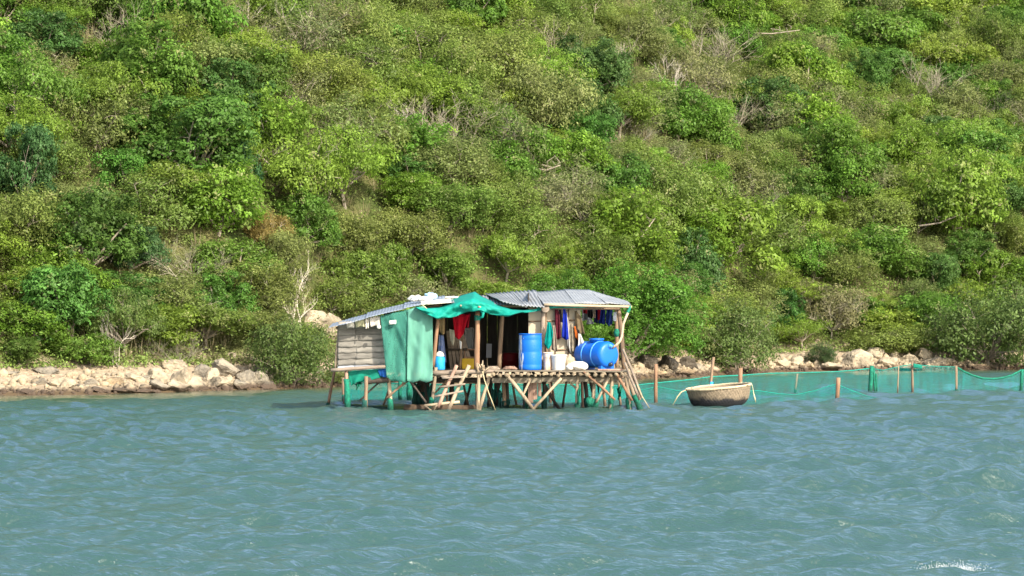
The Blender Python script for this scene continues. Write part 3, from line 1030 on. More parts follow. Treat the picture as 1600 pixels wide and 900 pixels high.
# water jug
jug = thing('water_jug', 'blue water jug with a whitish top beside the net curtain', 'jug', W(687, 578, 64.15))
build('body', lathe([(.12, 0), (.135, .02), (.135, .28), (.12, .32), (.1, .34)], 24, None, W(687, 578, 64.15)), M['bluepaint'], jug)
build('cover', lathe([(.105, .335), (.12, .36), (.09, .42), (.04, .46), (.0, .47)], 16, None, W(687, 578, 64.15)), M['sack'], jug)
cloth('red_clothing', 'red garment hanging in the dark doorway', 'clothing', [(707, 491), (722, 490), (733, 492)], [(711, 526), (717, 531), (724, 522), (727, 510)], 64.35, cloth_mat('red_cloth', (.42, .008, .02), scale=7), 2, .05, 14, 12)
cloth('red_clothing', 'darker red strip of cloth behind the red garment', 'clothing', [(728, 490), (735, 490)], [(728, 512), (732, 512)], 64.7, cloth_mat('dark_red_cloth', (.22, .006, .015)), 1, .03)
cloth('pale_cloth', 'pale cream cloth hanging pointed in the doorway', 'cloth', [(702, 514), (710, 516)], [(704, 532), (708, 540), (710, 533)], 64.7, cloth_mat('cream_cloth', (.48, .44, .33)), 1, .03)
cloth('pale_cloth', 'small white rag hanging below the red garment', 'cloth', [(718, 532), (721, 534)], [(719, 545), (721, 545)], 64.4, cloth_mat('white_rag', (.66, .64, .6)), 1, .02)
fr = thing('picture_frame', 'grey framed screen standing on a stool in the hut', 'frame', W(733, 546, 65.8))
for (x0, y0, x1, y1) in ((727, 514, 739, 513), (739, 513, 738, 545), (727, 514, 727, 545), (727, 545, 738, 545)):
    a, b = W(x0, y0, 65.8), W(x1, y1, 65.8)
    build('frame_bar', pole(a, b, .022, .022, 1, 0, 4, 0), M['metal'], fr, False)
a = W(733, 529, 65.82)
build('screen', box(a, (.18, .02, .48)), M['glass'], fr, False)
st = thing('stool', 'orange wooden stool behind the yellow crate', 'stool', W(734, 577, 65.75))
a = W(734, 546, 65.75)
build('seat', box(a, (.30, .26, .03)), M['orange'], st, False)
for sx in (-1, 1):
    for sy in (-1, 1):
        build('leg', box((a[0] + sx * .13, a[1] + sy * .11, (a[2] + 1.0) / 2 - .01), (.03, .03, a[2] - 1.0)), M['orange'], st, False)
build('stretcher', box((a[0], a[1] - .11, a[2] - .2), (.235, .02, .03)), M['orange'], st, False)
cr = thing('crate', 'yellow plastic crate on the floor just inside the hut', 'crate', W(733, 577, 65.35))
a = W(733, 569, 65.35)
build('base', box((a[0], a[1], 1.02), (.35, .28, .03)), M['yellow'], cr, False)
for sx in (-1, 1):
    build('side', box((a[0] + sx * .172, a[1], 1.15), (.02, .28, .24)), M['yellow'], cr, False)
    build('side', box((a[0], a[1] + sx * .132, 1.15), (.322, .02, .24)), M['yellow'], cr, False)
o = own(build('paper_sheet', box(W(764, 548, 66.5), (.14, .01, .36), 0, Matrix.Rotation(R(2), 3, 'Y')), M['paper'], None, False))
tag(o, 'grey sheet of paper pinned in the dark interior', 'paper')
o = own(build('red_tub', lathe([(.2, 0), (.22, .02), (.22, .2), (.23, .21), (.22, .22), (.22, .38), (.2, .4), (.0, .4)], 20, None, (W(797, 577, 66.3)[0], 66.3, 1.0)), M['redpl']))
tag(o, 'dark red plastic tub in shade beside the brown post', 'tub')
for i, (px, lab, mt) in enumerate(((770, 'grey coil of rope on the deck by the brown post', 'grey'), (797, 'tan coil of rope on the deck by the red tub', 'pink'))):
    g = G()
    for k in range(4):
        c = Vector(W(px, 576 - k * .9, 63.75))
        tube([c + Vector((math.cos(t) * (.17 - .02 * k), .12 * math.sin(t), .01 * math.sin(3 * t))) for t in [2 * math.pi * q / 14 for q in range(15)]], .017, 6, .1, rh, g)
    o = own(build('rope_coil', g, M[mt]))
    tag(o, lab, 'rope')

# ------------------------------------------------------------------ blue drum with white scuffs
m, N, L, b = new_mat('scuffed_blue_plastic')
tc = N.new("ShaderNodeTexCoord")
mp = N.new("ShaderNodeMapping")
mp.inputs['Scale'].default_value = (26, 26, 3.5)
L.new(tc.outputs['Object'], mp.inputs[0])
n = N.new("ShaderNodeTexNoise")
n.inputs['Scale'].default_value = 1
n.inputs['Detail'].default_value = 5
L.new(mp.outputs[0], n.inputs[0])
sp = N.new("ShaderNodeSeparateXYZ")
L.new(tc.outputs['Object'], sp.inputs[0])
band = N.new("ShaderNodeMapRange")          # the scuffs run down one side of the drum
band.inputs[1].default_value = -0.23
band.inputs[2].default_value = -0.14
band.inputs[3].default_value = 0.14
band.inputs[4].default_value = -0.12
L.new(sp.outputs[0], band.inputs[0])
ad = N.new("ShaderNodeMath")
ad.operation = 'ADD'
L.new(n.outputs[0], ad.inputs[0])
L.new(band.outputs[0], ad.inputs[1])
mr = N.new("ShaderNodeMapRange")
mr.inputs[1].default_value = 0.58
mr.inputs[2].default_value = 0.63
L.new(ad.outputs[0], mr.inputs[0])
mx = N.new("ShaderNodeMix")
mx.data_type = 'RGBA'
L.new(mr.outputs[0], mx.inputs[0])
mx.inputs[6].default_value = (0.004, 0.115, 0.50, 1)
mx.inputs[7].default_value = (0.6, 0.66, 0.72, 1)
L.new(mx.outputs[2], b.inputs['Base Color'])
b.inputs['Roughness'].default_value = 0.45
b.inputs['Specular IOR Level'].default_value = 0.35
M['drumblue'] = m
M['tankblue'] = pm('tank_blue_plastic', (0.005, 0.11, 0.49), 0.42, 0.12, 1.5, 0.02, rnd=0.0, spec=0.35)
M['tankseam'] = pm('tank_seam', (0.05, 0.24, 0.62), 0.45, 0.1, 2, 0.0, rnd=0.0, spec=0.5)  # lighter blue: the highlights along the seams are put into the colour

bx, _, bz = W(828.5, 579, 63.95)
bz = 1.003
drum = thing('drum', 'upright blue plastic drum with white scuffs on the deck', 'drum', (bx, 63.95, bz))
build('body', lathe([(.25, 0), (.275, .01), (.282, .05), (.285, .12), (.278, .14), (.285, .16), (.287, .44), (.280, .46), (.287, .48), (.285, .74), (.278, .76), (.284, .78), (.280, .86), (.272, .885)], 40, None, (bx, 63.95, bz)), M['drumblue'], drum)
build('rim', lathe([(.272, .882), (.289, .885), (.291, .905), (.285, .915), (.262, .915), (.258, .895), (.0, .893)], 40, None, (bx, 63.95, bz)), M['tankblue'], drum)
for s in (-1, 1):
    build('bung', lathe([(.035, .89), (.035, .91), (.0, .912)], 12, None, (bx + .15 * s, 63.95, bz)), M['tankblue'], drum)

# ------------------------------------------------------------------ lying blue water tank
tr_ = .33
c0 = Vector((W(951.5, 0, 64.0)[0], 63.84, 1.06 + tr_))
ax = Vector((-.60, .80, 0)).normalized()
tl = 1.06
tank = thing('water_tank', 'blue plastic water tank lying on its side on the deck', 'tank', (c0 + ax * .5) - Vector((0, 0, tr_ + .05)))
prof = [(0.0, -.035), (.12, -.033), (.22, -.027), (.27, -.012), (.30, .012), (.318, .045), (tr_, .08), (tr_, tl - .1), (.32, tl - .07), (.30, tl - .02), (.26, tl + .02), (.18, tl + .05), (.0, tl + .07)]
build('body', lathe(prof, 48, ax, c0), M['tankblue'], tank)
for h in (.34, .72):
    build('band', lathe([(tr_ - .004, h - .022), (tr_ + .013, h - .012), (tr_ + .013, h + .012), (tr_ - .004, h + .022)], 48, ax, c0), M['tankseam'], tank)
cc = c0 + ax * .5 + Vector((0, 0, tr_ - .02))
build('manhole', lathe([(.17, 0), (.17, .05), (.19, .055), (.19, .085), (.17, .095), (.0, .10)], 26, None, cc), M['tankblue'], tank)
side = Vector((ax.y, -ax.x, 0))
for h in (.12, .88):
    q = Matrix(((side.x, ax.x, 0), (side.y, ax.y, 0), (0, 0, 1)))
    build('foot', box(c0 + ax * h + Vector((0, 0, -tr_ + .005)), (.42, .1, .11), .004, q), M['tankblue'], tank, False)
for dz, nm in ((.215, 'inlet'), (-.235, 'outlet')):
    p0 = c0 - ax * .005 + Vector((0, 0, dz))
    build(nm, lathe([(.05, 0), (.05, .05), (.035, .055), (.035, .10), (.0, .101)], 14, -ax, p0), M['glass'] if dz < 0 else M['tankseam'], tank)
# plank under the tank
o = own(build('plank', box((c0.x + .02, 63.75, 1.022), (.62, .14, .035), .004, Matrix.Rotation(R(3), 3, 'Z')), M['pink'], None, False))
tag(o, 'short reddish plank lying under the front end of the tank', 'plank')
# down-pipe from the roof into the tank
pp = thing('rain_pipe', 'bent pale pipe running from roof corner down to the tank', 'pipe', W(958, 544, 63.9))
build('pipe', tube([W(981, 489, 63.95), W(977.5, 497, 63.93), W(974, 506, 63.9), W(973, 516, 63.88), W(971.5, 526, 63.86), W(968, 534, 63.85), W(963, 539, 63.85), W(956, 544, 63.86)], .03, 10, .03, rh), M['pale'], pp)
build('green_binding', tube([W(985, 478, 64.1), W(983, 484, 64.05), W(979, 491, 63.95)], [.022, .04, .036], 9, .15, rh), M['wrap'], pp)
o = own(build('green_float', lathe([(.001, -.11), (.05, -.09), (.075, 0), (.05, .09), (.001, .11)], 12, None, W(963.5, 520, 64.4)), M['wrap']))
tag(o, 'small green float hanging on the corner post above the tank', 'float')

# ------------------------------------------------------------------ buckets and sacks
m_st = pm('stained_white_plastic', (0.78, 0.73, 0.62), 0.55, 0.1, 7, 0.05, c2=(0.52, 0.26, 0.13), rnd=0)


def bucket(name, label, px, Y, r0, r1, h, mat, handle=True):
    X = W(px, 0, Y)[0]
    b = thing(name, label, 'bucket', (X, Y, 1.003))
    build('body', lathe([(r0, 0), (r0 + .004, .01), (r1 - .004, h - .05), (r1, h - .045), (r1, h - .035), (r1, h), (r1 - .012, h), (r0 - .01, .02), (0, .02)], 30, None, (X, Y, 1.003)), mat, b)
    build('rim', lathe([(r1, h - .025), (r1 + .014, h - .02), (r1 + .014, h + .004), (r1 - .01, h + .006)], 30, None, (X, Y, 1.003)), mat, b)
    if handle:
        build('handle', tube([(X + math.cos(t) * (r1 + .012), Y - .02 - math.sin(t) * .1, 1.0 + h - .03 - math.sin(t) * .1) for t in [math.pi * k / 10 for k in range(11)]], .005, 5), M['metal'], b)
    return b


bucket('bucket', 'tall white bucket with rusty stains beside the blue drum', 856, 64.05, .10, .125, .44, m_st)
bucket('bucket', 'wide white bucket in the middle of the deck', 873, 63.95, .15, .185, .38, M['white'])
lump('tan_sack', 'tan sack slumped behind the wide white bucket', 'sack', 888, 570, 64.35, .17, .15, .24, cloth_mat('tan_sacking', (.33, .27, .19)), 9, .35)
lump('white_sack', 'bulky white sack on the deck in front of the tank', 'sack', 904, 572, 63.72, .22, .15, .115, 'sack', 5, .3)
lump('white_sack', 'small round white sack next to the wide bucket', 'sack', 890, 574, 63.68, .10, .1, .08, 'sack', 6, .3)

# ------------------------------------------------------------------ clothes on the wall and on the line
cl = [
    ('teal jacket hanging on the post by the drum', [(856, 503), (860, 504)], [(850, 538), (856, 546), (861, 540), (864, 520)], 64.40, (.0, .22, .19), None),
    ('grey trousers hanging behind the teal jacket', [(863, 508), (867, 508)], [(862, 546), (868, 550), (871, 546)], 64.62, (.24, .20, .16), None),
    ('maroon shirt hanging on the beige wall', [(867, 481), (871, 481), (874, 492)], [(868, 527), (872, 531), (876, 528)], 64.68, (.13, .015, .022), (.04, .008, .02)),
    ('narrow black shirt beside the maroon shirt', [(873.5, 484), (876, 484)], [(874, 502), (879, 504)], 64.7, (.02, .014, .016), None),
    ('royal blue shirt hanging on the beige wall', [(880, 482), (883, 482), (885, 490)], [(878, 527), (884, 531), (889, 530)], 64.66, (.008, .022, .28), None),
    ('pale grey jacket sleeve behind the blue shirt', [(884, 486), (887, 488)], [(887, 540), (893, 556)], 64.76, (.44, .42, .40), None),
    ('patterned beige shirt hanging low beside the tank', [(891, 505), (895, 505)], [(890, 545), (896, 552), (901, 545)], 64.74, (.36, .31, .22), (.12, .1, .08)),
    ('brown coat hanging at the end of the beige wall', [(898, 486), (901, 486), (908, 496)], [(899, 515), (907, 522), (914, 522)], 64.78, (.20, .15, .085), (.10, .075, .045)),
    ('orange shirt half hidden under the brown coat', [(897, 510), (899, 510)], [(899, 527), (904, 532)], 64.70, (.50, .12, .02), None),
    ('black trousers under the brown coat', [(900, 513), (905, 516)], [(899, 543), (906, 541)], 64.72, (.018, .016, .018), None),
    ('pale grey cloth draped above the end of the tank', [(904, 521), (907, 522)], [(903, 546), (915, 541)], 64.62, (.50, .49, .46), None),
    ('red rag at the left end of the washing line', [(911, 482), (918, 482)], [(912, 489), (917, 490)], 65.5, (.32, .02, .03), None),
    ('black shirt on the washing line', [(919, 482), (925, 482)], [(919, 496), (925, 498)], 65.5, (.018, .018, .02), None),
    ('greyish white shirt below the black shirt on the line', [(918, 497), (924, 499)], [(916, 507), (928, 506)], 65.52, (.42, .44, .46), None),
    ('beige shirt between dark clothes on the washing line', [(926, 484), (930, 484)], [(926, 496), (930, 497)], 65.48, (.42, .33, .25), None),
    ('dark navy trousers on the washing line', [(930, 482), (934, 482)], [(928, 504), (934, 505)], 65.5, (.01, .014, .06), None),
    ('narrow red shirt on the washing line', [(934, 482), (938, 482)], [(934, 500), (937, 499)], 65.47, (.26, .008, .02), None),
    ('navy blue shirt in the middle of the washing line', [(938, 482), (946, 482)], [(936, 505), (945, 507)], 65.5, (.010, .03, .20), (.006, .01, .05)),
    ('long blue jeans at the right of the washing line', [(948, 482), (957, 482)], [(947, 504), (951, 510), (956, 506)], 65.48, (.018, .05, .22), (.01, .015, .07)),
]
for i, (lab, top, bot, Y, c, c2) in enumerate(cl):
    Y = Y - .17 if Y < 65 else Y
    cat = next((wd for wd in ('trousers', 'jeans', 'jacket', 'coat', 'rag', 'cloth', 'shirt') if wd in lab), 'clothes')
    cloth(cat, lab, cat, top, bot, Y, cloth_mat('garment', tuple(.72 * q for q in c), c2=None if c2 is None else tuple(.72 * q for q in c2)), 1.5, .035, 12, 10, .018, 'clothes hanging at the hut', i)
cloth('towel', 'small white towel at the corner post of the washing line', 'towel', [(959, 488), (963, 487)], [(958, 501), (963, 502)], 64.7, cloth_mat('white_towel', (.72, .72, .70)), 1, .03, 8, 6, .02)
o = own(build('washing_line', tube([W(908, 481.5, 65.5), W(935, 482.6, 65.5), W(966, 481, 65.5)], .007, 5), M['greenrope']))
tag(o, 'thin washing line strung under the tin roof', 'washing line')
pt = own(build('pot', lathe([(.05, 0), (.09, .01), (.10, .08), (.104, .085), (.10, .09)], 18, (0, -1, .2), W(852, 483, 64.38)), M['grey']))
tag(pt, 'dull metal pot hung at the top of the grey post', 'pot')

# ------------------------------------------------------------------ ladder, log, leaning poles, ropes
ld = thing('ladder', 'rough wooden pole ladder leaning from the water to the deck', 'ladder', W(698, 638, 63.3))
build('rail', pole(W(713.5, 571, 63.42), W(684, 637, 63.15), .045, .043, 8, .006, 9, .1, rh), M['pink'], ld)
build('rail', pole(W(733, 571, 63.40), W(698, 646, 63.10), .047, .047, 8, .006, 9, .1, rh), M['pale'], ld)
for (x0, y0, x1, y1, r) in ((691, 591, 724, 589, .025), (686, 605, 727, 600, .026), (678, 620, 724, 611, .028), (663, 634, 718, 628, .040)):
    build('rung', pole(W(x0, y0, 63.22), W(x1, y1, 63.18), r, r * .9, 4, .008, 7, .08, rh), M['grey' if y0 < 630 else 'fascia'], ld)
o = own(build('floating_log', pole((W(632, 0, 64.2)[0], 64.4, .03), (W(752, 0, 64)[0], 63.95, .05), .11, .07, 10, .02, 10, .15, rh), M['brown']))
tag(o, 'half sunken mossy log floating under the ladder', 'log')
g = G()
for (x0, y0, x1, y1, Y) in ((664, 634, 676, 643, 63.1), (672, 640, 668, 646, 63.1), (683, 632, 676, 645, 63.15)):
    pole(W(x0, y0, Y), W(x1, y1, Y), .03, .02, 3, .02, 7, .1, rh, g)
o = own(build('driftwood', g, M['pale']))
tag(o, 'pale broken sticks caught at the foot of the ladder', 'driftwood')
for i, (x0, y0, x1, y1, Y, lab) in enumerate(((973, 545, 1003, 622, 63.5, 'grey bamboo pole leaning at right corner of the deck, the higher one'), (976, 566, 1000, 625, 63.42, 'shorter grey pole leaning at right corner of the deck'))):
    o = own(build('leaning_pole', pole(W(x0, y0, Y), W(x1, y1, Y), .03, .036, 6, .012, 8, .05, rh), M['grey']))
    tag(o, lab, 'pole', 'poles leaning at the deck corner')
o = own(build('rope', tube([W(995, 600, 63.4), W(1003, 619, 63.3), (W(1010, 0, 63.2)[0], 63.2, .2), (W(1020, 0, 63.1)[0], 63.1, -.05)], .011, 6), M['rope']))
tag(o, 'thin pale rope trailing into the water at the right stilts', 'rope')
o = own(build('rope', tube([W(754, 580, 63.35), W(757, 594, 63.32), W(763, 612, 63.3), (W(776, 0, 63.2)[0], 63.2, -.05)], .012, 6), M['rope']))
tag(o, 'pale mooring rope hanging from the deck beside the white post', 'rope')

# ------------------------------------------------------------------ round basket boat
BY = 66.8
bc = Vector((W(1126, 0, BY)[0], BY, -.13))
boat = thing('basket_boat', 'round woven basket boat with black tarred bottom afloat', 'boat', bc)
m, N, L, b = new_mat('tarred_weave')
tc = N.new("ShaderNodeTexCoord")
sp = N.new("ShaderNodeSeparateXYZ")
L.new(tc.outputs['Object'], sp.inputs[0])
n = N.new("ShaderNodeTexNoise")
n.inputs['Scale'].default_value = 3.2
n.inputs['Detail'].default_value = 5
L.new(tc.outputs['Object'], n.inputs[0])
ad = N.new("ShaderNodeMath")
ad.operation = 'MULTIPLY_ADD'
ad.inputs[1].default_value = -0.30
L.new(n.outputs[0], ad.inputs[0])
L.new(sp.outputs[2], ad.inputs[2])
mr = N.new("ShaderNodeMapRange")
mr.inputs[1].default_value = 0.14
mr.inputs[2].default_value = 0.24
L.new(ad.outputs[0], mr.inputs[0])
mx = N.new("ShaderNodeMix")
mx.data_type = 'RGBA'
L.new(mr.outputs[0], mx.inputs[0])
mx.inputs[6].default_value = (0.014, 0.013, 0.016, 1)
n2 = N.new("ShaderNodeTexNoise")
n2.inputs['Scale'].default_value = 14
L.new(tc.outputs['Object'], n2.inputs[0])
rp = N.new("ShaderNodeValToRGB")
rp.color_ramp.elements[0].position = .35
rp.color_ramp.elements[1].position = .65
rp.color_ramp.elements[0].color = (.165, .128, .085, 1)
rp.color_ramp.elements[1].color = (.25, .195, .13, 1)
L.new(n2.outputs[0], rp.inputs[0])
L.new(rp.outputs[0], mx.inputs[7])
L.new(mx.outputs[2], b.inputs['Base Color'])
b.inputs['Roughness'].default_value = .75
M['weave'] = m
tilt = Matrix.Rotation(R(-5.2), 3, 'Y') @ Matrix.Rotation(R(1.5), 3, 'X')
RB = .83
HB = .64


def bprof(t):
    """radius of the bowl at t from keel to rim"""
    return RB * (1 - (1 - t) ** 7) * (.83 + .17 * t)


g = G()
nu, nv = 120, 26
vs, fs = [], []
for j in range(nv + 1):
    t = j / nv
    for i in range(nu):
        th = 2 * math.pi * i / nu
        wv = .006 * math.sin((i * 2 * math.pi / nu) * 30 + t * 30) * (1 if j % 2 else -1) if t > .1 else 0
        r = bprof(t) + wv
        vs.append(bc + tilt @ Vector((r * math.cos(th), r * math.sin(th), HB * t)))
for j in range(nv):
    for i in range(nu):
        i2 = (i + 1) % nu
        fs.append((j * nu + i, j * nu + i2, (j + 1) * nu + i2, (j + 1) * nu + i))
g.add(vs, fs)
build('hull', g, M['weave'], boat, True, .014)
g = G()
for sgn in (1, -1):           # woven strips standing proud of the hull, slanting both ways
    for i in range(62):
        th0 = 2 * math.pi * i / 62
        pts = []
        for k in range(7):
            t = .38 + k * .095
            th = th0 + sgn * (t - .4) * .5
            r = bprof(t) + .012
            pts.append(bc + tilt @ Vector((r * math.cos(th), r * math.sin(th), HB * t)))
        tube(pts, .0056, 4, 0, rh, g)
o = build('woven_strips', g, M['weave'], boat)
o['kind'] = 'stuff'
g = G()
tube([bc + tilt @ Vector(((RB + .01) * math.cos(t), (RB + .01) * math.sin(t), HB + .004 * math.sin(7 * t))) for t in [2 * math.pi * k / 64 for k in range(65)]], .028, 9, .03, rh, g)
build('rim', g, M['fascia'], boat)
g = G()
for k in range(28):
    t = 2 * math.pi * k / 28
    c = bc + tilt @ Vector(((RB + .01) * math.cos(t), (RB + .01) * math.sin(t), HB))
    lathe([(.028, -.012), (.035, 0), (.028, .012)], 9, tilt @ Vector((-math.sin(t), math.cos(t), 0)), c, g)
build('rim_lashing', g, M['rope'], boat)
for k in (-.3, .25):
    build('thwart', pole(bc + tilt @ Vector((-.76, k, HB - .06)), bc + tilt @ Vector((.76, k, HB - .06)), .03, .03, 3, .003), M['fascia'], boat)
l_end = bc + tilt @ Vector((-RB - .03, -.1, HB))
r_end = bc + tilt @ Vector((RB + .03, -.1, HB))
o = own(build('mooring_rope', tube([l_end, l_end + Vector((-.12, -.03, -.05)), l_end + Vector((-.22, -.05, -.17)), l_end + Vector((-.33, -.08, -.36)), l_end + Vector((-.46, -.1, -.7))], [.013, .016, .013, .011, .009], 7, .2, rh), M['rope']))
tag(o, 'frayed yellowish rope hanging from the left rim of the basket boat', 'rope')
o = own(build('mooring_rope', tube([r_end, r_end + Vector((.03, 0, -.1)), r_end + Vector((.05, -.03, -.25)), r_end + Vector((.08, -.05, -.38)), r_end + Vector((.10, -.05, -.48))], [.007, .006, .010, .018, .010], 7, .12, rh), M['rope']))
tag(o, 'short rope with a pale float at the right rim of the boat', 'rope')


# ------------------------------------------------------------------ net fences and stakes
def net_fence(label, pts, mat, posts, seed, rope_r=.016, droop=.0):
    """pts: list of (px, rope row, depth); the net hangs from the rope into the water"""
    base = W(pts[0][0], 0, pts[0][2])
    root = thing('net_fence', label, 'net', (base[0], base[1], 0))

    def at(u):
        px, py, Y = pl(pts, u)
        return Vector(W(px, py, Y))

    n = len(pts) * 10

    def fn(u, v):
        p = at(u)
        s = .05 * math.sin(u * n * .55 + seed) + .06 * mnoise.noise(Vector((u * n * .3, v * 1.4, seed)))
        return (p.x, p.y + s * v, p.z * (1 - v) - .25 * v)
    build('net', sheet(fn, n, 8), mat, root)
    build('head_rope', tube([at(k / n) for k in range(n + 1)], rope_r, 6, .25, random.Random(seed)), M['greenrope'] if rope_r < .02 else M['wrap'], root)
    for (ax, ay, bx, Y, r, mt, wrap) in posts:
        a = Vector(W(ax, ay, Y))
        b = Vector((W(bx, 0, Y)[0], Y, -.5))
        p = build('post', pole(a, b, r, r * 1.1, 5, .012, 8, .07, rh), M[mt], root)
        if wrap:
            build('net_wrap', pole(a.lerp(b, wrap[0]), b, r * 1.4, r * 1.7, 6, .004, 9, .15, rh), M[wrap[1]], p)
    return root


# behind the hut and on past the boat: the tall outer net
net_fence('long tall teal net running behind the hut stilts to the boat', [(536, 594, 70), (590, 598, 70), (650, 600, 70), (710, 601, 70), (780, 600, 70), (850, 601, 70), (920, 601, 70.5), (985, 603, 70.8)], M['netdense'],
          [(536, 590, 538, 70, .04, 'brown', (.4, 'wrap')), (625, 594, 625, 70, .05, 'wrap', None), (640, 596, 638, 70.02, .07, 'wrap', None), (745, 596, 745, 70, .04, 'brown', None), (860, 597, 860, 70, .04, 'brown', None)], 2)
net_fence('long teal net rising from the hut corner past the boat', [(985, 603, 70.8), (1010, 600, 71), (1050, 596, 71.6), (1085, 592.5, 72), (1112, 588.5, 72.5), (1157, 586.5, 73), (1200, 583.5, 74), (1245, 582.5, 75), (1300, 581, 76), (1330, 579, 76.5), (1358, 576, 77)], M['net'],
          [(1362, 571.5, 1358, 77, .065, 'wrap', None), (1365, 574, 1368, 77, .035, 'wrap', None), (1369, 584, 1372, 77.05, .03, 'wrap', None)], 5)
net_fence('thin see-through net on dark stakes towards the right edge', [(1362, 575.5, 77), (1380, 578.5, 77.2), (1404, 573, 77.5), (1425, 569, 77.7), (1455, 572, 78), (1494, 573.5, 78.7)], M['netthin'],
          [(1425, 566, 1427, 77.7, .035, 'brown', (.7, 'wrapdark')), (1404, 570, 1402, 77.5, .018, 'brown', None)], 8, .012)
net_fence('deeply sagging teal net at the right edge', [(1494, 573.5, 78.7), (1504, 579, 78.8), (1518, 586, 79), (1535, 591, 79.2), (1550, 592, 79.4), (1566, 590.5, 79.6), (1582, 586, 79.8), (1596, 578, 80), (1640, 585, 80.5), (1690, 588, 81), (1730, 578, 81.5)], M['netthin'],
          [(1494, 571, 1494, 78.7, .04, 'brown', (.55, 'wrap')), (1597, 577, 1594, 80, .05, 'wrap', None), (1730, 575, 1732, 81.5, .04, 'brown', None)], 11, .03)
net_fence('low front net sagging between two reddish brown posts', [(985, 610, 68), (1005, 609, 68), (1027, 604, 68), (1050, 609, 68), (1075, 613, 68.1), (1110, 616, 68.3), (1150, 612, 68.5), (1185, 610.5, 68.6), (1215, 615, 68.7), (1243, 617, 68.8), (1275, 610, 68.9), (1306, 600, 69), (1330, 610, 69.3), (1355, 619, 69.6), (1380, 624, 70)], M['net'],
          [(1025, 569, 1026, 68, .045, 'orange', None), (1310, 590, 1307, 69, .055, 'orange', None)], 14, .012)
o = own(build('net_scrap', sheet(lambda u, v: Vector(W(1427 + 14 * u, 567.5 + (7 - 3 * u) * v + 4 * u, 77.6)), 8, 4), M['darktarp'], None, True, .01))
tag(o, 'dark teal scrap of net caught on the thin fence', 'net scrap')
for (ax, ay, bx, Y, r, mt, wrap, lab) in (
        (1115, 558, 1109, 71.8, .038, 'brown', (.42, 'bluepaint'), 'thin leaning brown stake with blue binding behind the boat'),
        (1157, 575, 1157, 71.5, .055, 'orange', None, 'short reddish stake standing behind the right of the boat'),
        (1246, 582, 1242, 76, .03, 'brown', (.45, 'wrap'), 'thin stake with blue-green wrapping between boat and net bundle'),
        (524, 574, 511, 66.2, .035, 'orange', (.62, 'wrap'), 'slim leaning stake with green foot left of the hut'),
        (539, 618, 538, 67, .04, 'pink', None, 'short pinkish stub just left of the green wrapped stilt')):
    a = Vector(W(ax, ay, Y))
    zb = -.05
    b = Vector((W(bx, 0, Y)[0], Y, zb))
    b = b + (b - a).normalized() * .4
    root = thing('stake', lab, 'stake', (b.x, Y, -.3))
    build('pole', pole(a, b, r, r * 1.1, 5, .012, 8, .07, rh), M[mt], root)
    if wrap:
        build('wrap', pole(a.lerp(b, wrap[0]), b, r * 1.35, r * 1.55, 5, .004, 9, .13, rh), M[wrap[1]], root)

# ------------------------------------------------------------------ rocks
rr = random.Random(77)


def rock_mesh(seed, cuts=15, sub=4):
    import bmesh
    bm = bmesh.new()
    bmesh.ops.create_icosphere(bm, subdivisions=sub, radius=1)
    rg = random.Random(seed)
    pls = []
    for k in range(cuts):
        n = Vector((rg.gauss(0, 1), rg.gauss(0, 1), rg.gauss(0, .8))).normalized()
        pls.append((n, rg.uniform(.5, .88)))
    for v in bm.verts:
        p = v.co.copy()
        for n, d in pls:
            e = p.dot(n) - d
            if e > 0:
                p -= n * e * .92
        p *= 1 + .16 * mnoise.noise(p * 1.6 + Vector((seed, 0, 0))) + .09 * mnoise.noise(p * 4 + Vector((seed, 5, 0))) + .05 * mnoise.noise(p * 9 + Vector((seed, 9, 0)))
        v.co = p
    me = bpy.data.meshes.new('boulder')
    bm.to_mesh(me)
    bm.free()
    me.materials.append(M['rock'])
    return me


RM = [rock_mesh(i) for i in range(9)]
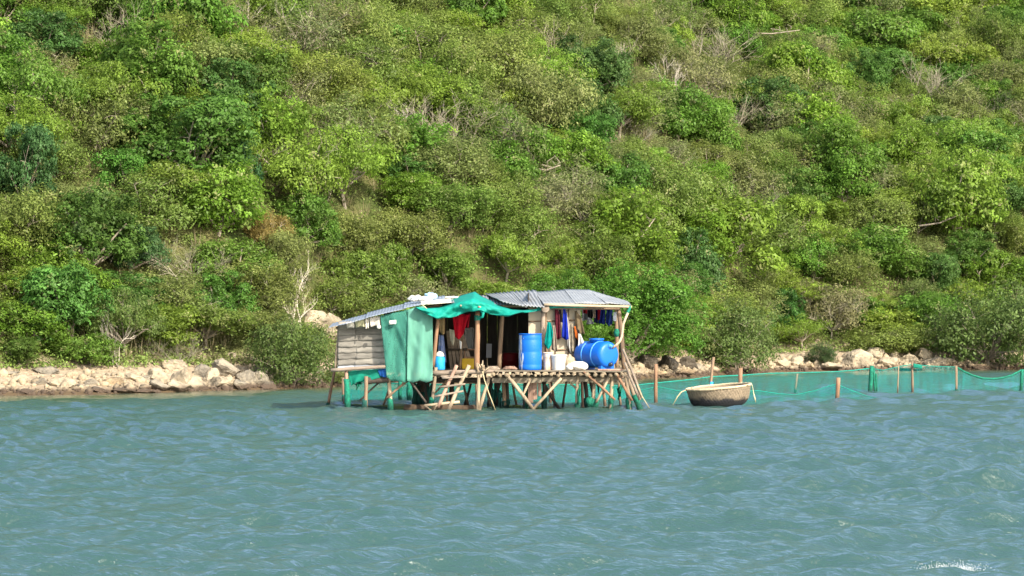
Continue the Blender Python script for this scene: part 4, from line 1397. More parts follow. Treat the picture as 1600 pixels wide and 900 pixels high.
# (px, py of centre, width px, height px, tint, label)
PA, GY, DK, TN = (.74, .69, .60, 1), (.52, .51, .48, 1), (.22, .21, .20, 1), (.72, .60, .45, 1)  # DK: wet stone at the waterline, and painted shade under the round tree
rocks = [
    (12, 583, 34, 10, GY, 'flat grey rock at the left edge of the beach'), (72, 578, 40, 14, GY, 'grey slab half buried high on the sand'), (25, 592, 32, 13, PA, 'low pale rock near the left edge of the beach'),
    (60, 597, 30, 12, GY, 'flat brownish rock in the middle of the left beach'), (96, 599, 44, 16, PA, 'broad pale rock in the middle of the sand'), (127, 603, 18, 7, GY, 'small dark rock on the sand below the bushes'),
    (143, 598, 22, 10, GY, 'small grey rock left of the white slabs'), (172, 596, 34, 12, TN, 'tan slab on the upper beach'), (206, 589, 32, 14, PA, 'white slab beside the big boulders'), (228, 592, 24, 14, GY, 'grey rock touching the largest beach boulder'),
    (35, 613, 26, 8, DK, 'dark wet rock at the waterline by the short stump'), (78, 615, 14, 6, DK, 'small black rock at the waterline'), (152, 610, 30, 9, DK, 'dark wet rock at the waterline under the tan slab'), (188, 611, 40, 8, DK, 'long dark wet rock at the water edge'),
    (222, 612, 36, 8, DK, 'dark rock at the waterline in front of the round boulder'),
    (245, 588, 38, 25, PA, 'big pale cracked boulder at the start of the rock pile'), (248, 603, 34, 20, GY, 'round grey boulder at the waterline'), (272, 571, 40, 20, PA, 'pale flat boulder behind the front rocks'), (280, 590, 38, 36, PA, 'large light boulder leaning against its neighbour'),
    (278, 604, 34, 24, PA, 'pale boulder with its foot in the water'), (305, 600, 36, 22, PA, 'cream boulder in the middle of the rock pile'), (312, 580, 28, 20, GY, 'grey boulder high in the rock pile'), (330, 588, 30, 24, PA, 'pale boulder with a pointed top'),
    (352, 576, 44, 32, GY, 'largest grey boulder of the pile, tall and sloping'), (345, 597, 44, 20, PA, 'light boulder lying below the tall grey one'), (372, 601, 32, 20, GY, 'rounded grey boulder near the water'), (386, 588, 34, 27, GY, 'steep grey boulder split by a dark crack'),
    (362, 558, 16, 14, PA, 'small pale rock on top of the pile'), (392, 562, 18, 14, PA, 'small cream rock above the split boulder'), (408, 592, 30, 26, GY, 'grey boulder partly under the mangrove'), (420, 603, 26, 14, DK, 'dark rock under the edge of the mangrove'), (410, 577, 28, 20, GY, 'speckled grey rock beside the mangrove leaves'),
    (488, 502, 46, 32, PA, 'pale limestone outcrop above the mangrove'), (520, 514, 44, 46, PA, 'white limestone crag behind the lean-to roof'), (536, 552, 16, 40, PA, 'narrow white rock beside the hut wall'), (835, 338, 22, 14, (1.0, .6, .45, 1), 'reddish rock showing through scrub in mid slope'),
    (1012, 566, 34, 24, DK, 'rock painted dark with shade under the big round tree, nearest the hut'), (1045, 566, 32, 26, DK, 'angular rock painted dark for the deep shade of the round tree'), (1078, 568, 28, 22, DK, 'rock darkened with painted shade between round tree and olive mangrove'), (1028, 584, 44, 12, TN, 'low tan ledge at the waterline right of the hut'),
    (1065, 582, 40, 12, TN, 'low brownish ledge near the leaning stake'), (1090, 574, 22, 16, GY, 'grey rock touching the olive mangrove'), (1138, 580, 26, 12, TN, 'tan rock peeping out below the olive mangrove'),
    (1224, 567, 22, 16, PA, 'pale rock left of the small dark bush'), (1244, 564, 28, 16, PA, 'light rock just left of the small dark bush'), (1262, 573, 30, 12, TN, 'low tan rock under the small dark bush'), (1300, 572, 40, 16, PA, 'long pale boulder right of the small dark bush'), (1330, 560, 24, 20, PA, 'angular pale block behind the long boulder'),
    (1342, 562, 44, 30, PA, 'large smooth cream boulder above the net bundle'), (1366, 552, 40, 18, PA, 'cream boulder under the grassy mound'), (1390, 567, 34, 18, PA, 'rounded light boulder behind the thin net'), (1398, 555, 18, 14, PA, 'small cream rock in the middle of the right pile'), (1425, 563, 30, 18, PA, 'pale boulder behind the dark net scrap'),
    (1446, 555, 28, 20, PA, 'pale block at the top of the right rock pile'), (1462, 566, 36, 16, PA, 'pale rock in the right pile near the sagging net'), (1480, 565, 28, 12, PA, 'last pale rock before the large olive bush'), (1412, 574, 60, 9, TN, 'flat tan shelf at the waterline behind the thin net'), (1534, 574, 30, 10, TN, 'flat orange-tan rock below the large olive bush'),
    (1582, 566, 18, 12, PA, 'pale rock at the right edge under the large olive bush'),
]
for i, (px, py, wpx, hpx, tint, lab) in enumerate(rocks):
    x, y, z = ground_at(px, py + hpx * .42)
    s = y / F
    o = bpy.data.objects.new('boulder', RM[rr.randrange(len(RM))])
    col.objects.link(o)
    o.scale = (wpx * s * .62, wpx * s * rr.uniform(.45, .65), hpx * s * .62)
    o.rotation_euler = (rr.uniform(-.15, .15), rr.uniform(-.12, .12), rr.uniform(-.4, .4) + (math.pi if rr.random() < .5 else 0))
    o.location = (x, y + wpx * s * .25, z + hpx * s * .30)
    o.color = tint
    tag(o, lab, 'rock', 'boulders on the shore' if py > 540 else None)

# shingle and cobbles on the beach, too many to count
V, Fc = [], []
import bmesh
bm = bmesh.new()
bmesh.ops.create_icosphere(bm, subdivisions=1, radius=1)
bv = np.array([v.co[:] for v in bm.verts])
bf = np.array([[v.index for v in f.verts] for f in bm.faces])
bm.free()
rg = np.random.default_rng(8)
k = 0
xs = rg.uniform(-25, 36, 5200)
dd = np.abs(rg.normal(1.2, 1.5, 5200))
for x, d in zip(xs, dd):
    y = float(yshore(x)) + d
    z = float(hz(x, y))
    s = min(.03 + rg.exponential(.035), .22)
    p = bv * (s * rg.uniform(.7, 1.4, 3)) * (1 + rg.uniform(-.2, .2, (len(bv), 1))) + np.array([x, y, z + s * .15])
    V.append(p)
    Fc.append(bf + k)
    k += len(bv)
me = np_mesh('shingle', np.concatenate(V), np.concatenate(Fc), M['rock'])
o = link('shingle', me)
o.color = (.72, .65, .54, 1)
tag(o, 'loose pale stones and shingle strewn along the beach', 'shingle', kind='stuff')


# ------------------------------------------------------------------ vegetation
def leaf_quads(P, Nrm, size, rng, aspect=.55):
    """a small pointed leaf (a quad) at each point, facing Nrm"""
    n = len(P)
    Nrm = Nrm / (np.linalg.norm(Nrm, axis=1, keepdims=True) + 1e-9)
    t = rng.normal(size=(n, 3))
    t -= Nrm * (t * Nrm).sum(1, keepdims=True)
    t /= np.linalg.norm(t, axis=1, keepdims=True) + 1e-9
    b = np.cross(Nrm, t)
    L = (size * rng.uniform(.65, 1.35, n))[:, None]
    Wd = L * aspect
    c = .18 * L * Nrm
    V = np.stack([P - t * L * .5, P + b * Wd * .5 + c, P + t * L * .5, P - b * Wd * .5 + c], 1)
    return V.reshape(-1, 3)


def crown_arrays(seed, Rx, H, base, lobes, leaves, leaf, sprig=14, flat=.75, dry=.08, spread=.075, aspect=.55, shell=(.72, 1.06)):
    rng = np.random.default_rng(seed)
    C, rad = [], []
    lobes = int(lobes * 1.5)
    for i in range(lobes):
        a = rng.uniform(0, 2 * math.pi)
        q = math.sqrt(rng.uniform(0, 1)) * .78
        r = Rx * rng.uniform(.13, .36)
        top = base + (H - base) * (1 - .62 * q * q)
        z = base + (top - base) * rng.uniform(.2, 1.0) - r * .5
        C.append((Rx * q * math.cos(a), Rx * q * math.sin(a), max(z, base * .6 + .1)))
        rad.append(r)
    C, rad = np.array(C), np.array(rad)
    ns = leaves // sprig
    li = rng.choice(lobes, ns, p=rad ** 2 / (rad ** 2).sum())
    d = rng.normal(size=(ns, 3))
    d[:, 2] = d[:, 2] + .45
    d /= np.linalg.norm(d, axis=1, keepdims=True)
    q = rng.uniform(shell[0], shell[1], ns)
    q = np.where(rng.random(ns) < .16, q * rng.uniform(1.1, 1.55, ns), q)[:, None]      # stray sprigs that break the outline
    sp_ = C[li] + d * rad[li][:, None] * q * np.array([1, 1, flat])
    tint = np.clip(rng.normal(1.0, .17, ns), .55, 1.5) * np.clip(rng.normal(1, .12, lobes), .7, 1.3)[li]
    warm = np.where(rng.random(ns) < dry, rng.uniform(.3, .9, ns), rng.uniform(0, .12, ns))
    P = np.repeat(sp_, sprig, 0) + rng.normal(0, spread, (ns * sprig, 3)) * np.array([1, 1, .7])
    Nn = np.repeat(d, sprig, 0) * .8 + np.array([0, 0, .35]) + rng.normal(0, .36, (ns * sprig, 3))
    V = leaf_quads(P, Nn, leaf, rng, aspect)
    t = np.repeat(tint, sprig) * rng.uniform(.88, 1.12, ns * sprig)
    wm = np.repeat(warm, sprig)
    colr = np.stack([t, wm, np.zeros_like(t), np.ones_like(t)], 1)
    keep = P[:, 2] > .03
    V = V.reshape(-1, 4, 3)[keep]
    colr = np.repeat(colr[keep][:, None], 4, 1)
    return V, colr, C, rad


def leaf_mesh(name, V, colr, mat):
    n = len(V)
    return np_mesh(name, V.reshape(-1, 3), np.arange(n * 4).reshape(n, 4), mat, [('tint', 'FLOAT_COLOR', colr.reshape(-1, 4))])


def limb_geo(seed, C, rad, base, thick, nlimb, twigs=0):
    rg = random.Random(seed)
    g = G()
    fork = Vector((rg.uniform(-.08, .08), rg.uniform(-.08, .08), max(base * .55, .12)))
    tube([(0, 0, -.35), (fork.x * .5, fork.y * .5, fork.z * .4), fork], [thick * 1.15, thick, thick * .8], 7, .08, rg, g)
    for i in list(range(len(C)))[:nlimb]:
        e = Vector(C[i])
        m = fork.lerp(e, .5) + Vector((rg.uniform(-.12, .12), rg.uniform(-.12, .12), rg.uniform(-.02, .14)))
        tube([fork, m, e], [thick * .6, thick * .42, thick * .16], 5, .08, rg, g)
        for k in range(twigs):
            d = Vector((rg.gauss(0, 1), rg.gauss(0, 1), rg.gauss(.5, .7))).normalized() * float(rad[i]) * rg.uniform(.8, 1.15)
            s = m.lerp(e, rg.uniform(.3, 1))
            tube([s, s + d * .55 + Vector((0, 0, .03)), s + d], [thick * .18, thick * .12, thick * .05], 3, 0, rg, g)
    return g


def branchy(seed, stems, levels, length, thick, spread=.5, up=.6, kids=3, g=None):
    rg = random.Random(seed)
    g = g or G()

    def grow(p, d, L, r, lev):
        pts, rad = [p], [r]
        q = p
        for k in range(3):
            d = (d + Vector((rg.gauss(0, .16), rg.gauss(0, .16), rg.gauss(.03, .12)))).normalized()
            q = q + d * L / 3
            pts.append(q)
            rad.append(r * (1 - .16 * (k + 1)))
        tube(pts, rad, 5 if lev == levels else 3, .05, rg, g)
        if lev > 0:
            for k in range(kids):
                s = pts[rg.choice((1, 2, 3, 3))]
                nd = (d + Vector((rg.gauss(0, spread), rg.gauss(0, spread), rg.gauss(.1, spread * .7)))).normalized()
                grow(s, nd, L * rg.uniform(.55, .8), r * .52, lev - 1)
    for s in range(stems):
        a = rg.uniform(0, 6.28)
        d = Vector((math.cos(a) * (1 - up), math.sin(a) * (1 - up), up)).normalized()
        grow(Vector((rg.uniform(-.1, .1) * stems * .5, rg.uniform(-.1, .1) * stems * .5, -.2)), d, length, thick, levels)
    return g


def plain_mesh(name, g, mat):
    me = bpy.data.meshes.new(name)
    me.from_pydata([tuple(v) for v in g.v], [], g.f)
    me.materials.append(mat)
    return me


# prototypes: meshes for crown and trunk of every kind
PROTO = {}
RAW = {}


def proto(kind, n, Rx, H, base, lobes, leaves, leaf, thick, nlimb, twigs, bark='bark', **kw):
    PROTO[kind] = []
    RAW[kind] = []
    for i in range(n):
        sd = abs(hash(kind)) % 1 + sum(ord(c) for c in kind) * 13 + i * 101
        V, cr_, C, rad = crown_arrays(sd, Rx, H, base, lobes, leaves, leaf, **kw)
        PROTO[kind].append((leaf_mesh('crown', V, cr_, M['leaf']), plain_mesh('trunk', limb_geo(sd, C, rad, base, thick, nlimb, twigs), M[bark])))
        RAW[kind].append((V, cr_))


proto('leafy', 4, 1.25, 1.7, .15, 24, 11000, .082, .05, 12, 3)
proto('olive', 4, 1.25, 1.5, .12, 28, 11500, .072, .04, 14, 6, dry=.07, spread=.09, aspect=.45)
proto('dense', 3, 1.35, 2.1, .2, 22, 13000, .086, .07, 10, 2, dry=.02, spread=.065, shell=(.82, 1.04))
proto('flat', 3, 1.5, 1.75, .6, 22, 9600, .075, .055, 16, 4, flat=.45, dry=.05, spread=.08)
proto('sparse', 3, 1.3, 1.55, .3, 20, 3200, .085, .035, 20, 11, bark='twig', dry=.18, spread=.11, aspect=.4)
proto('mangrove', 3, 1.5, 1.9, .2, 30, 12600, .075, .035, 24, 5, dry=.06, spread=.085, aspect=.5)
proto('roundtree', 2, 2.1, 3.5, .12, 52, 30000, .088, .10, 20, 2, dry=.01, spread=.08)
BARE = []
for i in range(5):
    BARE.append(plain_mesh('branches', branchy(50 + i, 7, 3, .75, .018, .5, .6, 4), M['twig']))
DEAD = []
for i in range(3):
    DEAD.append(plain_mesh('branches', branchy(80 + i, 3, 4, 1.05, .042, .46, .66, 3), M['barkpale']))

COL = {'leafy': [(.155, .265, .028), (.135, .25, .025), (.18, .275, .032), (.115, .235, .028)], 'olive': [(.165, .23, .042), (.175, .235, .048), (.145, .225, .038), (.18, .225, .062)],
       'dense': [(.08, .175, .028), (.09, .19, .028), (.078, .165, .036), (.10, .205, .028)], 'flat': [(.185, .28, .034), (.165, .27, .031), (.195, .28, .036)],
       'sparse': [(.185, .22, .072), (.17, .225, .065), (.205, .23, .085)], 'mangrove': [(.12, .175, .044)], 'roundtree': [(.095, .235, .022)]}
PHR = {'leafy': ('bush', 'leafy bright green bush', 'bush'), 'olive': ('shrub', 'olive fine-leaved shrub', 'shrub'), 'dense': ('tree', 'dense dark green tree', 'tree'), 'flat': ('tree', 'yellow-green flat-topped tree', 'tree'),
       'sparse': ('shrub', 'thin brownish half-bare shrub', 'shrub'), 'bare': ('dry_shrub', 'leafless grey twiggy shrub', 'dry shrub')}
rv = random.Random(9)
placed = []       # (x, y, radius)
queue = []        # generic plants, labelled at the end


def plant(kind, x, y, wm, hm, color, label=None, z=None, name=None, cat=None, group=None, var=None, yaw=None):
    """wm, hm: width and height in metres"""
    z = float(hz(x, y)) if z is None else z
    nm = name or PHR.get(kind, (kind,))[0]
    root = thing(nm, label, cat, (x, y, z), group)
    if kind in ('bare', 'dead'):
        ms = BARE if kind == 'bare' else DEAD
        me = ms[rv.randrange(len(ms)) if var is None else var]
        o = bpy.data.objects.new('branches', me)
        col.objects.link(o)
        o.parent = root
        ref = (1.9, 1.7) if kind == 'bare' else (2.4, 2.6)
    else:
        lst = PROTO[kind]
        cm, tm = lst[rv.randrange(len(lst)) if var is None else var]
        o = bpy.data.objects.new('crown', cm)
        o.color = (*color, 1)
        t = bpy.data.objects.new('trunk', tm)
        for q in (o, t):
            col.objects.link(q)
            q.parent = root
        ref = {'leafy': (2.5, 1.7), 'olive': (2.5, 1.5), 'dense': (2.7, 2.1), 'flat': (3.0, 1.75), 'sparse': (2.6, 1.55), 'mangrove': (3.0, 1.9), 'roundtree': (4.2, 3.5)}[kind]
    s = wm / ref[0]
    k = rv.uniform(.85, 1.2)
    root.scale = (s * k, s / k, hm / ref[1])
    a = .05 if label else .16
    root.rotation_euler = (rv.uniform(-a, a), rv.uniform(-a, a), rv.uniform(0, 6.28) if yaw is None else yaw)
    return root


def jit(c, a=.12):
    k = 1 + rv.uniform(-a, a)
    return tuple(max(0, v * k * (1 + rv.uniform(-a, a) * .5)) for v in c)


# plants that stand out in the photograph: kind, base px, base py, width px, height px, colour, name, label, category
special = [
    ('mangrove', 458, 603, 135, 108, (.085, .135, .032), 'mangrove_bush', 'broad olive mangrove at the water edge left of the hut', 'mangrove'),
    ('olive', 522, 600, 50, 26, (.13, .17, .04), 'shrub', 'low yellowish shrub at the waterline just left of the hut', 'shrub'),
    ('roundtree', 985, 566, 188, 148, (.07, .168, .018), 'round_tree', 'large round bright green tree on the shore behind the tank', 'tree'),
    ('roundtree', 870, 560, 150, 130, (.075, .16, .02), 'round_tree', 'bright green tree behind the tin roof', 'tree'),
    ('mangrove', 1152, 582, 140, 108, (.09, .14, .034), 'mangrove_bush', 'dull olive mangrove on the shore behind the basket boat', 'mangrove'),
    ('mangrove', 1545, 572, 190, 130, (.085, .138, .032), 'mangrove_bush', 'large olive mangrove filling the shore at the right edge', 'mangrove'),
    ('olive', 1388, 553, 120, 50, (.13, .175, .035), 'shrub', 'grassy yellow-green mound above the pale right rocks', 'shrub'),
    ('mangrove', 1282, 570, 48, 34, (.05, .09, .03), 'shrub', 'small dark rounded shrub among the pale right rocks', 'shrub'),
    ('flat', 45, 215, 160, 125, (.10, .19, .025), 'tree', 'large light green spreading tree at the left edge', 'tree'),
    ('dense', 70, 100, 110, 85, (.035, .085, .018), 'tree', 'dark green tree near the top left corner', 'tree'),
    ('dense', 35, 330, 110, 130, (.035, .085, .025), 'tree', 'dark bluish green tree at the left edge in deep shade', 'tree'),
    ('flat', 270, 340, 150, 80, (.13, .19, .025), 'tree', 'yellow-green spreading tree in the middle of the left slope', 'tree'),
    ('leafy', 200, 300, 100, 70, (.07, .18, .025), 'bush', 'vivid green bush left of the yellow-green spreading tree', 'bush'),
    ('dense', 365, 310, 80, 90, (.035, .095, .035), 'tree', 'dark bluish tree right of the yellow-green spreading tree', 'tree'),
    ('dense', 205, 430, 90, 80, (.035, .08, .025), 'tree', 'dark tree below the red earth patch', 'tree'),
    ('leafy', 35, 490, 110, 70, (.13, .20, .025), 'bush', 'pale lime bush at the left edge above the beach', 'bush'),
    ('dense', 110, 540, 150, 120, (.05, .125, .022), 'tree', 'big green tree standing at the back of the left beach', 'tree'),
    ('leafy', 140, 572, 90, 50, (.10, .185, .025), 'bush', 'light green bush overhanging the sand', 'bush'),
    ('leafy', 30, 572, 80, 45, (.085, .15, .025), 'bush', 'low green bush at the back of the beach, left edge', 'bush'),
    ('flat', 195, 560, 100, 100, (.09, .14, .03), 'tree', 'tree with a visible forked pale trunk above the beach', 'tree'),
    ('flat', 320, 545, 160, 70, (.115, .165, .03), 'tree', 'wide yellowish green tree above the boulder pile', 'tree'),
    ('olive', 405, 540, 110, 60, (.12, .15, .035), 'shrub', 'olive shrub sprawling above the mangrove', 'shrub'),
    ('olive', 420, 395, 78, 55, (.215, .165, .05), 'shrub', 'rusty orange shrub on the lower left slope', 'shrub'),
    ('leafy', 590, 460, 100, 80, (.11, .18, .025), 'bush', 'light green bush rising behind the lean-to roof', 'bush'),
    ('leafy', 480, 390, 110, 90, (.08, .165, .022), 'bush', 'bright bush to the right of the rusty shrub', 'bush'),
    ('leafy', 700, 460, 120, 70, (.10, .165, .025), 'bush', 'light green bush directly behind the teal tarp', 'bush'),
    ('dense', 910, 250, 100, 90, (.045, .115, .018), 'tree', 'dark round tree right of the forked pale trunk', 'tree'),
    ('dense', 580, 100, 110, 60, (.06, .14, .02), 'tree', 'rich green tree in the upper middle slope', 'tree'),
    ('dense', 1080, 455, 90, 100, (.04, .09, .022), 'tree', 'dark tree behind the large round tree', 'tree'),
    ('dense', 1225, 520, 70, 70, (.03, .09, .015), 'tree', 'dark green thicket tree behind the olive mangrove', 'tree'),
    ('leafy', 1265, 245, 80, 55, (.055, .13, .018), 'bush', 'deep green bush below the fallen log', 'bush'),
    ('sparse', 1300, 530, 120, 90, (.15, .145, .065), 'shrub', 'half-bare pale shrub above the small dark shrub', 'shrub'),
    ('dense', 640, 290, 90, 50, (.05, .12, .02), 'tree', 'green tree below the big bleached tree', 'tree'),
    ('leafy', 1440, 70, 100, 60, (.095, .18, .025), 'bush', 'bright bush near the top right of the slope', 'bush'),
    ('flat', 1000, 385, 110, 85, (.125, .18, .03), 'tree', 'yellow-green tree up the slope from the tank', 'tree'),
    ('olive', 540, 405, 120, 70, (.15, .18, .045), 'shrub', 'olive shrub on the bank above the lean-to roof ridge', 'shrub'),
    ('leafy', 360, 450, 120, 75, (.10, .18, .025), 'bush', 'green bush just above the bare hanging vines', 'bush'),
    ('olive', 395, 485, 130, 75, (.14, .17, .04), 'shrub', 'dull olive shrub on the bank above the shore mangrove', 'shrub'),
    ('leafy', 545, 475, 110, 80, (.12, .185, .03), 'bush', 'yellowish green bush between limestone crag and lean-to roof', 'bush'),
    ('olive', 440, 435, 110, 70, (.15, .18, .05), 'shrub', 'fine-leaved shrub below the rusty orange shrub', 'shrub'),
    ('olive', 255, 500, 120, 70, (.13, .165, .04), 'shrub', 'olive shrub on the slope above the left rocks', 'shrub'),
    ('olive', 640, 405, 120, 75, (.14, .17, .04), 'shrub', 'olive shrub standing up the bank from the net curtain', 'shrub'),
    ('dead', 640, 228, 115, 84, None, 'dead_tree', 'wide bleached leafless tree in the centre of the slope', 'dead tree'),
    ('dead', 803, 250, 55, 65, None, 'dead_tree', 'forked pale trunk left of the dark round tree', 'dead tree'),
    ('dead', 403, 55, 80, 70, None, 'dead_tree', 'bleached leafless tree near the top of the left slope', 'dead tree'),
    ('dead', 1045, 150, 90, 80, None, 'dead_tree', 'twisted grey leafless tree on the upper right of centre', 'dead tree'),
    ('dead', 470, 480, 95, 100, None, 'dead_tree', 'bare grey tree just above the limestone outcrop', 'dead tree'),
    ('dead', 1410, 215, 60, 50, None, 'dead_tree', 'small bare pale tree on the right slope', 'dead tree'),
    ('dead', 190, 555, 50, 80, None, 'dead_tree', 'forked bare trunk at the back of the left beach', 'dead tree'),
    ('bare', 300, 400, 110, 70, None, 'dry_shrub', 'grey tangle of bare branches left of the rusty shrub', 'dry shrub'),
    ('bare', 720, 110, 48, 50, None, 'dry_shrub', 'tan leafless shrub in the upper middle of the slope', 'dry shrub'),
    ('bare', 900, 110, 50, 65, None, 'dry_shrub', 'upright pale dry shrub in the upper middle slope', 'dry shrub'),
    ('bare', 320, 480, 80, 60, None, 'dry_shrub', 'hanging tangle of bare roots and vines on the lower left slope', 'dry shrub'),
    ('bare', 285, 555, 90, 50, None, 'dry_shrub', 'bare vines hanging over the boulder pile', 'dry shrub'),
    ('bare', 970, 330, 85, 45, None, 'dry_shrub', 'grey leafless shrub up the slope from the tank', 'dry shrub'),
    ('bare', 1130, 210, 80, 50, None, 'dry_shrub', 'pale dry thicket in the upper right of centre', 'dry shrub'),
    ('bare', 1470, 540, 60, 70, None, 'dry_shrub', 'brown bare shrub beside the large olive mangrove', 'dry shrub'),
]
for (kind, px, py, wpx, hpx, c, nm, lab, cat) in special:
    x, y, z = ground_at(px, py)
    if py > 545:
        y = max(y, float(yshore(x)) + .4)
        z = float(hz(x, y))
    s = y / F
    if kind in ('dead', 'bare'):
        hpx *= 1.15
        wpx *= .9
        y -= 1.1
        z = float(hz(x, y))
    plant(kind, x, y, wpx * s * 1.12, hpx * s * 1.1, None if c is None else tuple(v * (1.75 if kind == 'dense' else 1.28) for v in c), lab, z, nm, cat)
    placed.append((x, y, wpx * s * .40))

# fallen bleached trunks
for (x0, y0, x1, y1, lab) in ((1226, 127, 1312, 136, 'long bleached trunk lying across the upper right slope'), (832, 293, 874, 286, 'short fallen pale branch in the middle of the slope'), (1160, 72, 1240, 66, 'fallen grey trunk near the top right'), (1432, 378, 1490, 360, 'slanting pale fallen trunk on the lower right slope')):
    a, b = Vector(ground_at(x0, y0 + 8)), Vector(ground_at(x1, y1 + 8))
    b.y = a.y + (b.y - a.y) * .15
    b.z = a.z + (y0 - y1) * a.y / F
    up = Vector((0, -.6, .9))
    m = (a + b) / 2 + up + Vector((0, 0, -.12))
    root = thing('fallen_trunk', lab, 'log', a)
    build('trunk', tube([a + up, m, b + up], [.055, .04, .02], 8, .12, rr), M['bark'], root)
    for k in range(4):
        s_ = (a + up).lerp(b + up, rr.uniform(.3, .95))
        build('branch', tube([s_, s_ + Vector((rr.uniform(-.2, .3), -.1, rr.uniform(.1, .25))), s_ + Vector((rr.uniform(-.3, .6), -.1, rr.uniform(-.2, .5)))], [.03, .02, .008], 5, .1, rr), M['bark'], root)

# the rest of the hillside: individual plants
KW = {'c': (('olive', 36), ('leafy', 16), ('sparse', 20), ('flat', 11), ('bare', 5), ('dense', 8)), 'l': (('leafy', 34), ('olive', 24), ('dense', 18), ('flat', 12), ('sparse', 8), ('bare', 2)), 'r': (('leafy', 28), ('olive', 30), ('flat', 14), ('dense', 11), ('sparse', 12), ('bare', 3))}


def choose(px, py):
    if 420 < px < 1280 and py < 340:
        t = KW['c']
    elif px < 600:
        t = KW['l']
    else:
        t = KW['r']
    k = rv.uniform(0, sum(b for a, b in t))
    for a, b in t:
        k -= b
        if k <= 0:
            return a
    return t[0][0]


for (px, py, wpx, hpx, tint, lab) in rocks:
    if py < 560:
        x, y, z = ground_at(px, py + hpx * .5)
        placed.append((x, y - .8, wpx * y / F * .5 + .5))
tries = 0
outside = []
cnt = 0
cand = []
while tries < 14000:
    tries += 1
    x = rv.uniform(-34, 46)
    d = 3.9 + rv.random() ** .95 * 62
    y = float(yshore(x)) + d
    z = float(hz(x, y))
    px = 800 + x / y * F
    py = HOR - (z + .7 - CAMH) / y * F
    if py < -150 or px < -330 or px > 1930:
        continue
    near = d < 8
    r = rv.uniform(.7, 1.0) if near else rv.uniform(.85, 1.3)
    if any((x - a) ** 2 + (y - b) ** 2 < (r + c) ** 2 * .42 for a, b, c in placed):
        continue
    placed.append((x, y, r))
    kind = choose(px, py)
    if -30 < px < 1630 and py > -45:
        cand.append((kind, x, y, z, r, px, py))
    else:
        outside.append((kind, x, y, z, r))
cand.sort(key=lambda q: q[6], reverse=True)
for (kind, x, y, z, r, px, py) in cand:
    wm = r * rv.uniform(2.5, 4.1)
    hm = {'leafy': .70, 'olive': .62, 'dense': .78, 'flat': .62, 'sparse': .62, 'bare': .75}[kind] * wm * rv.uniform(.8, 1.2)
    if d_ := float(y - yshore(x)) < 7:
        hm *= .85
    c = jit(rv.choice(COL[kind])) if kind in COL else None
    root = plant(kind, x, y, wm, hm, c, z=z)
    pc = HOR - (z + hm * .55 - CAMH) / y * F
    queue.append((kind, px, pc, wm, root))


# labels for those plants: kind, place on the slope above a landmark, then size
def where(px):
    for lim, t in ((110, 'by the left edge'), (225, 'above the sandy beach'), (340, 'above the boulder pile'), (430, 'above the rusty shrub column'), (520, 'above the shore mangrove'), (640, 'above the lean-to roof'), (720, 'above the net curtain and bags'),
                   (800, 'above the teal tarp'), (880, 'above the blue drum'), (975, 'above the blue tank'), (1060, 'above the round tree'), (1180, 'above the basket boat'), (1290, 'above the small dark shrub'), (1400, 'above the pale right rocks'), (1500, 'above the thin net')):
        if px < lim:
            return t
    return 'by the right edge'


def high(py):
    for lim, t in ((25, 'along the top edge'), (95, 'near the top'), (165, 'high up'), (235, 'on the upper slope'), (305, 'in mid slope'), (375, 'below mid slope'), (445, 'low down')):
        if py < lim:
            return t
    return 'close to the shore'


where_fix = lambda s: s.replace('rusty shrub column', 'rusty orange shrub').replace('net curtain and bags', 'net curtain')
cells = {}
for q in queue:
    cells.setdefault((PHR[q[0]][1], where_fix(where(q[1])), high(q[2])), []).append(q)
for (ph, wh, hi), lst in cells.items():
    if len(lst) == 1:
        labs = ['']
    elif len(lst) == 2:
        if abs(lst[0][1] - lst[1][1]) > 18:
            lst.sort(key=lambda q: q[1])
            labs = [', left of two', ', right of two']
        else:
            lst.sort(key=lambda q: q[2])
            labs = [', upper of two', ', lower of two']
    elif len(lst) == 3:
        lst.sort(key=lambda q: q[1])
        labs = [', leftmost of three', ', middle of three', ', rightmost of three']
    else:
        lst.sort(key=lambda q: q[1])
        labs = [', %s from left' % t for t in ('first', 'second', 'third', 'fourth', 'fifth', 'sixth', 'seventh')[:len(lst)]]
    for q, t in zip(lst, labs):
        tag(q[4], '%s %s, %s%s' % (ph, hi, wh, t), PHR[q[0]][2], 'bushes and trees covering the hillside')

# scrub that goes on past the edges of the view, as one mass
VV, CC = [], []
for (kind, x, y, z, r) in outside:
    if kind == 'bare':
        kind = 'sparse'
    V, cr_ = RAW[kind][rv.randrange(len(RAW[kind]))]
    n = len(V)
    sel = slice(0, n, 5)
    s = r * 1.05
    V = V[sel]
    c0_ = V.mean(1, keepdims=True)
    V = (c0_ + (V - c0_) * 2.0) * s + np.array([x, y, z])
    cc_ = cr_[sel].copy()
    c = jit(rv.choice(COL[kind]))
    base = np.ones_like(cc_)
    base[..., :3] = np.array(c)
    base[..., :3] *= cc_[..., :1]
    VV.append(V)
    CC.append(base)


def scrub_mat():
    m, N, L, b = new_mat('mixed_scrub')
    at = N.new("ShaderNodeAttribute")
    at.attribute_name = "leaf_colour"
    L.new(at.outputs['Color'], b.inputs['Base Color'])
    b.inputs['Roughness'].default_value = .55
    b.inputs['Specular IOR Level'].default_value = .2
    tr = N.new("ShaderNodeBsdfTranslucent")
    L.new(at.outputs['Color'], tr.inputs[0])
    ms = N.new("ShaderNodeMixShader")
    ms.inputs[0].default_value = .3
    L.new(b.outputs[0], ms.inputs[1])
    L.new(tr.outputs[0], ms.inputs[2])
    L.new(ms.outputs[0], N["Material Output"].inputs[0])
    return m


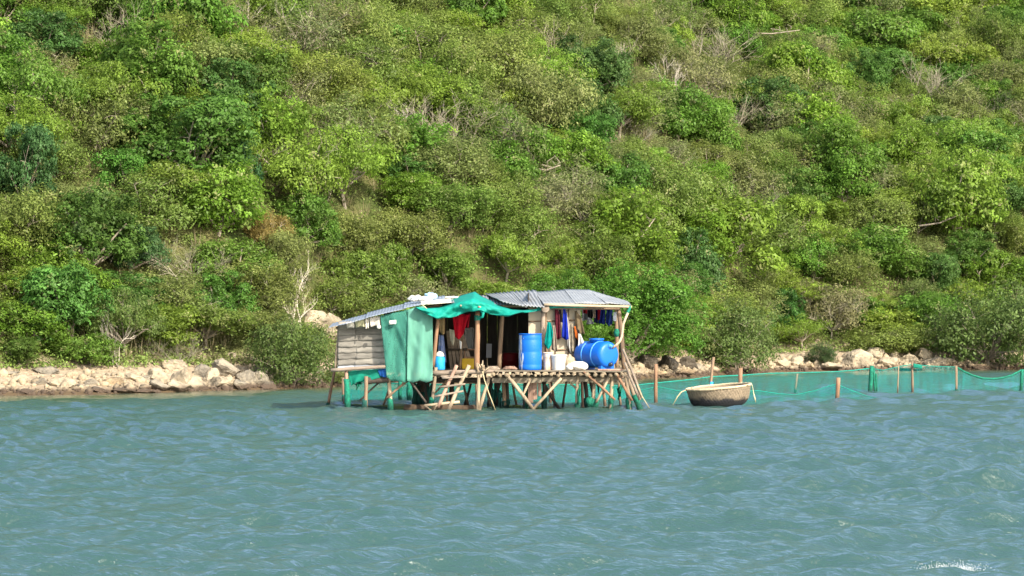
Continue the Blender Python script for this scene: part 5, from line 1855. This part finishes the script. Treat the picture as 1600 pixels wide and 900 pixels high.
M['mix'] = scrub_mat()
V, C_ = np.concatenate(VV).reshape(-1, 3), np.concatenate(CC).reshape(-1, 4)
me = np_mesh('scrub', V, np.arange(len(V)).reshape(-1, 4), M['mix'], [('leaf_colour', 'FLOAT_COLOR', C_)])
tag(link('scrub', me), 'dense green scrub continuing along the hillside', 'scrub', kind='stuff')

# undergrowth between the plants: tufts of leaves and dry grass hugging the ground
rg = np.random.default_rng(31)
NT = 21000
tx = rg.uniform(-27, 38, NT)
td = 3.6 + rg.random(NT) ** 1.25 * 54
ty = yshore(tx) + td
tz = hz(tx, ty)
patch = VN(tx / 5 + 20, ty / 5) + .5 * VN(tx / 1.8, ty / 1.8 + 33)
drier = np.clip(.5 + 1.5 * patch, 0, 1)
LP = 34
hgt = rg.uniform(.2, .95, NT) * np.clip(td / 8, .5, 1)
rad = rg.uniform(.28, .65, NT)
dirs = rg.normal(size=(NT, LP, 3))
dirs[..., 2] = np.abs(dirs[..., 2])
dirs /= np.linalg.norm(dirs, axis=2, keepdims=True)
P = np.stack([tx, ty, tz], 1)[:, None] + dirs * np.stack([rad, rad, hgt], 1)[:, None] * rg.uniform(.5, 1.1, (NT, LP, 1))
P = P.reshape(-1, 3)
Nn = dirs.reshape(-1, 3) * .8 + rg.normal(0, .36, (NT * LP, 3)) + np.array([0, 0, .3])
V = leaf_quads(P, Nn, .10, rg, .5)
g1, g2 = np.array([.125, .215, .03]), np.array([.185, .215, .07])
cbase = g1 + (g2 - g1) * drier[:, None]
cbase = cbase * np.clip(rg.normal(1, .2, (NT, 1)), .55, 1.5)
cl_ = np.repeat(cbase, LP, 0) * rg.uniform(.88, 1.12, (NT * LP, 1))
cl_ = np.concatenate([cl_, np.ones((len(cl_), 1))], 1)
# grass blades
NB = 3000
gx = rg.uniform(-27, 38, NB)
gd = 4.0 + rg.random(NB) * 48
gy = yshore(gx) + gd
gz = hz(gx, gy)
BL = 18
ang = rg.uniform(0, 6.28, (NB, BL))
lean = rg.uniform(.1, .7, (NB, BL))
ln = rg.uniform(.35, .9, (NB, BL))
root = np.stack([gx, gy, gz], 1)[:, None] + np.stack([np.cos(ang) * .1, np.sin(ang) * .1, ang * 0], 2)
dr = np.stack([np.cos(ang) * lean, np.sin(ang) * lean, np.ones_like(ang)], 2)
dr /= np.linalg.norm(dr, axis=2, keepdims=True)
tip = root + dr * ln[..., None]
sd = np.stack([-np.sin(ang), np.cos(ang), ang * 0], 2) * .012
mid = (root + tip) / 2 + np.array([0, 0, .04])
VB = np.stack([root, mid + sd, tip, mid - sd], 2).reshape(-1, 3)
gb = np.repeat((np.array([.25, .215, .12]) * np.clip(rg.normal(1, .2, (NB, 1)), .6, 1.5)), BL, 0)
gb = np.concatenate([gb, np.ones((len(gb), 1))], 1)
V = np.concatenate([V, VB])
C_ = np.concatenate([np.repeat(cl_, 4, 0), np.repeat(gb, 4, 0)])
me = np_mesh('undergrowth', V, np.arange(len(V)).reshape(-1, 4), M['mix'], [('leaf_colour', 'FLOAT_COLOR', C_)])
tag(link('undergrowth', me), 'tangled undergrowth and dry grass between the bushes', 'undergrowth', kind='stuff')

# ------------------------------------------------------------------ white splashes on the water
def splash(name, label, px, py, n, spread, seed):
    rs = random.Random(seed)
    Y = F * CAMH / (py - HOR)
    X = (px - 800) / F * Y
    g = G()
    for k in range(n):
        a = rs.gauss(0, 1)
        c = Vector((X + a * spread, Y + rs.gauss(0, .12), .02 + abs(rs.gauss(0, .03))))
        s = rs.uniform(.0015, .004)
        d = Vector((rs.gauss(-.5, .5), 0, rs.gauss(.6, .5))).normalized() * s * rs.uniform(1, 2.2)
        tube([c - d, c, c + d], [s * .3, s, s * .3], 5, .2, rs, g)
    o = own(build(name, g, M['foam']))
    tag(o, label, 'foam', kind='stuff')


M['foam'] = net_mat('foam_spray', (.7, .73, .74), .45, 8, .3)
splash('foam', 'white splash of spray at the bottom right corner', 1490, 897, 1500, .13, 1)
splash('foam', 'tiny whitecap on the water left of the hut', 405, 674, 160, .06, 2)
print('plants', len(queue), 'outside', len(outside), 'special', len(special))
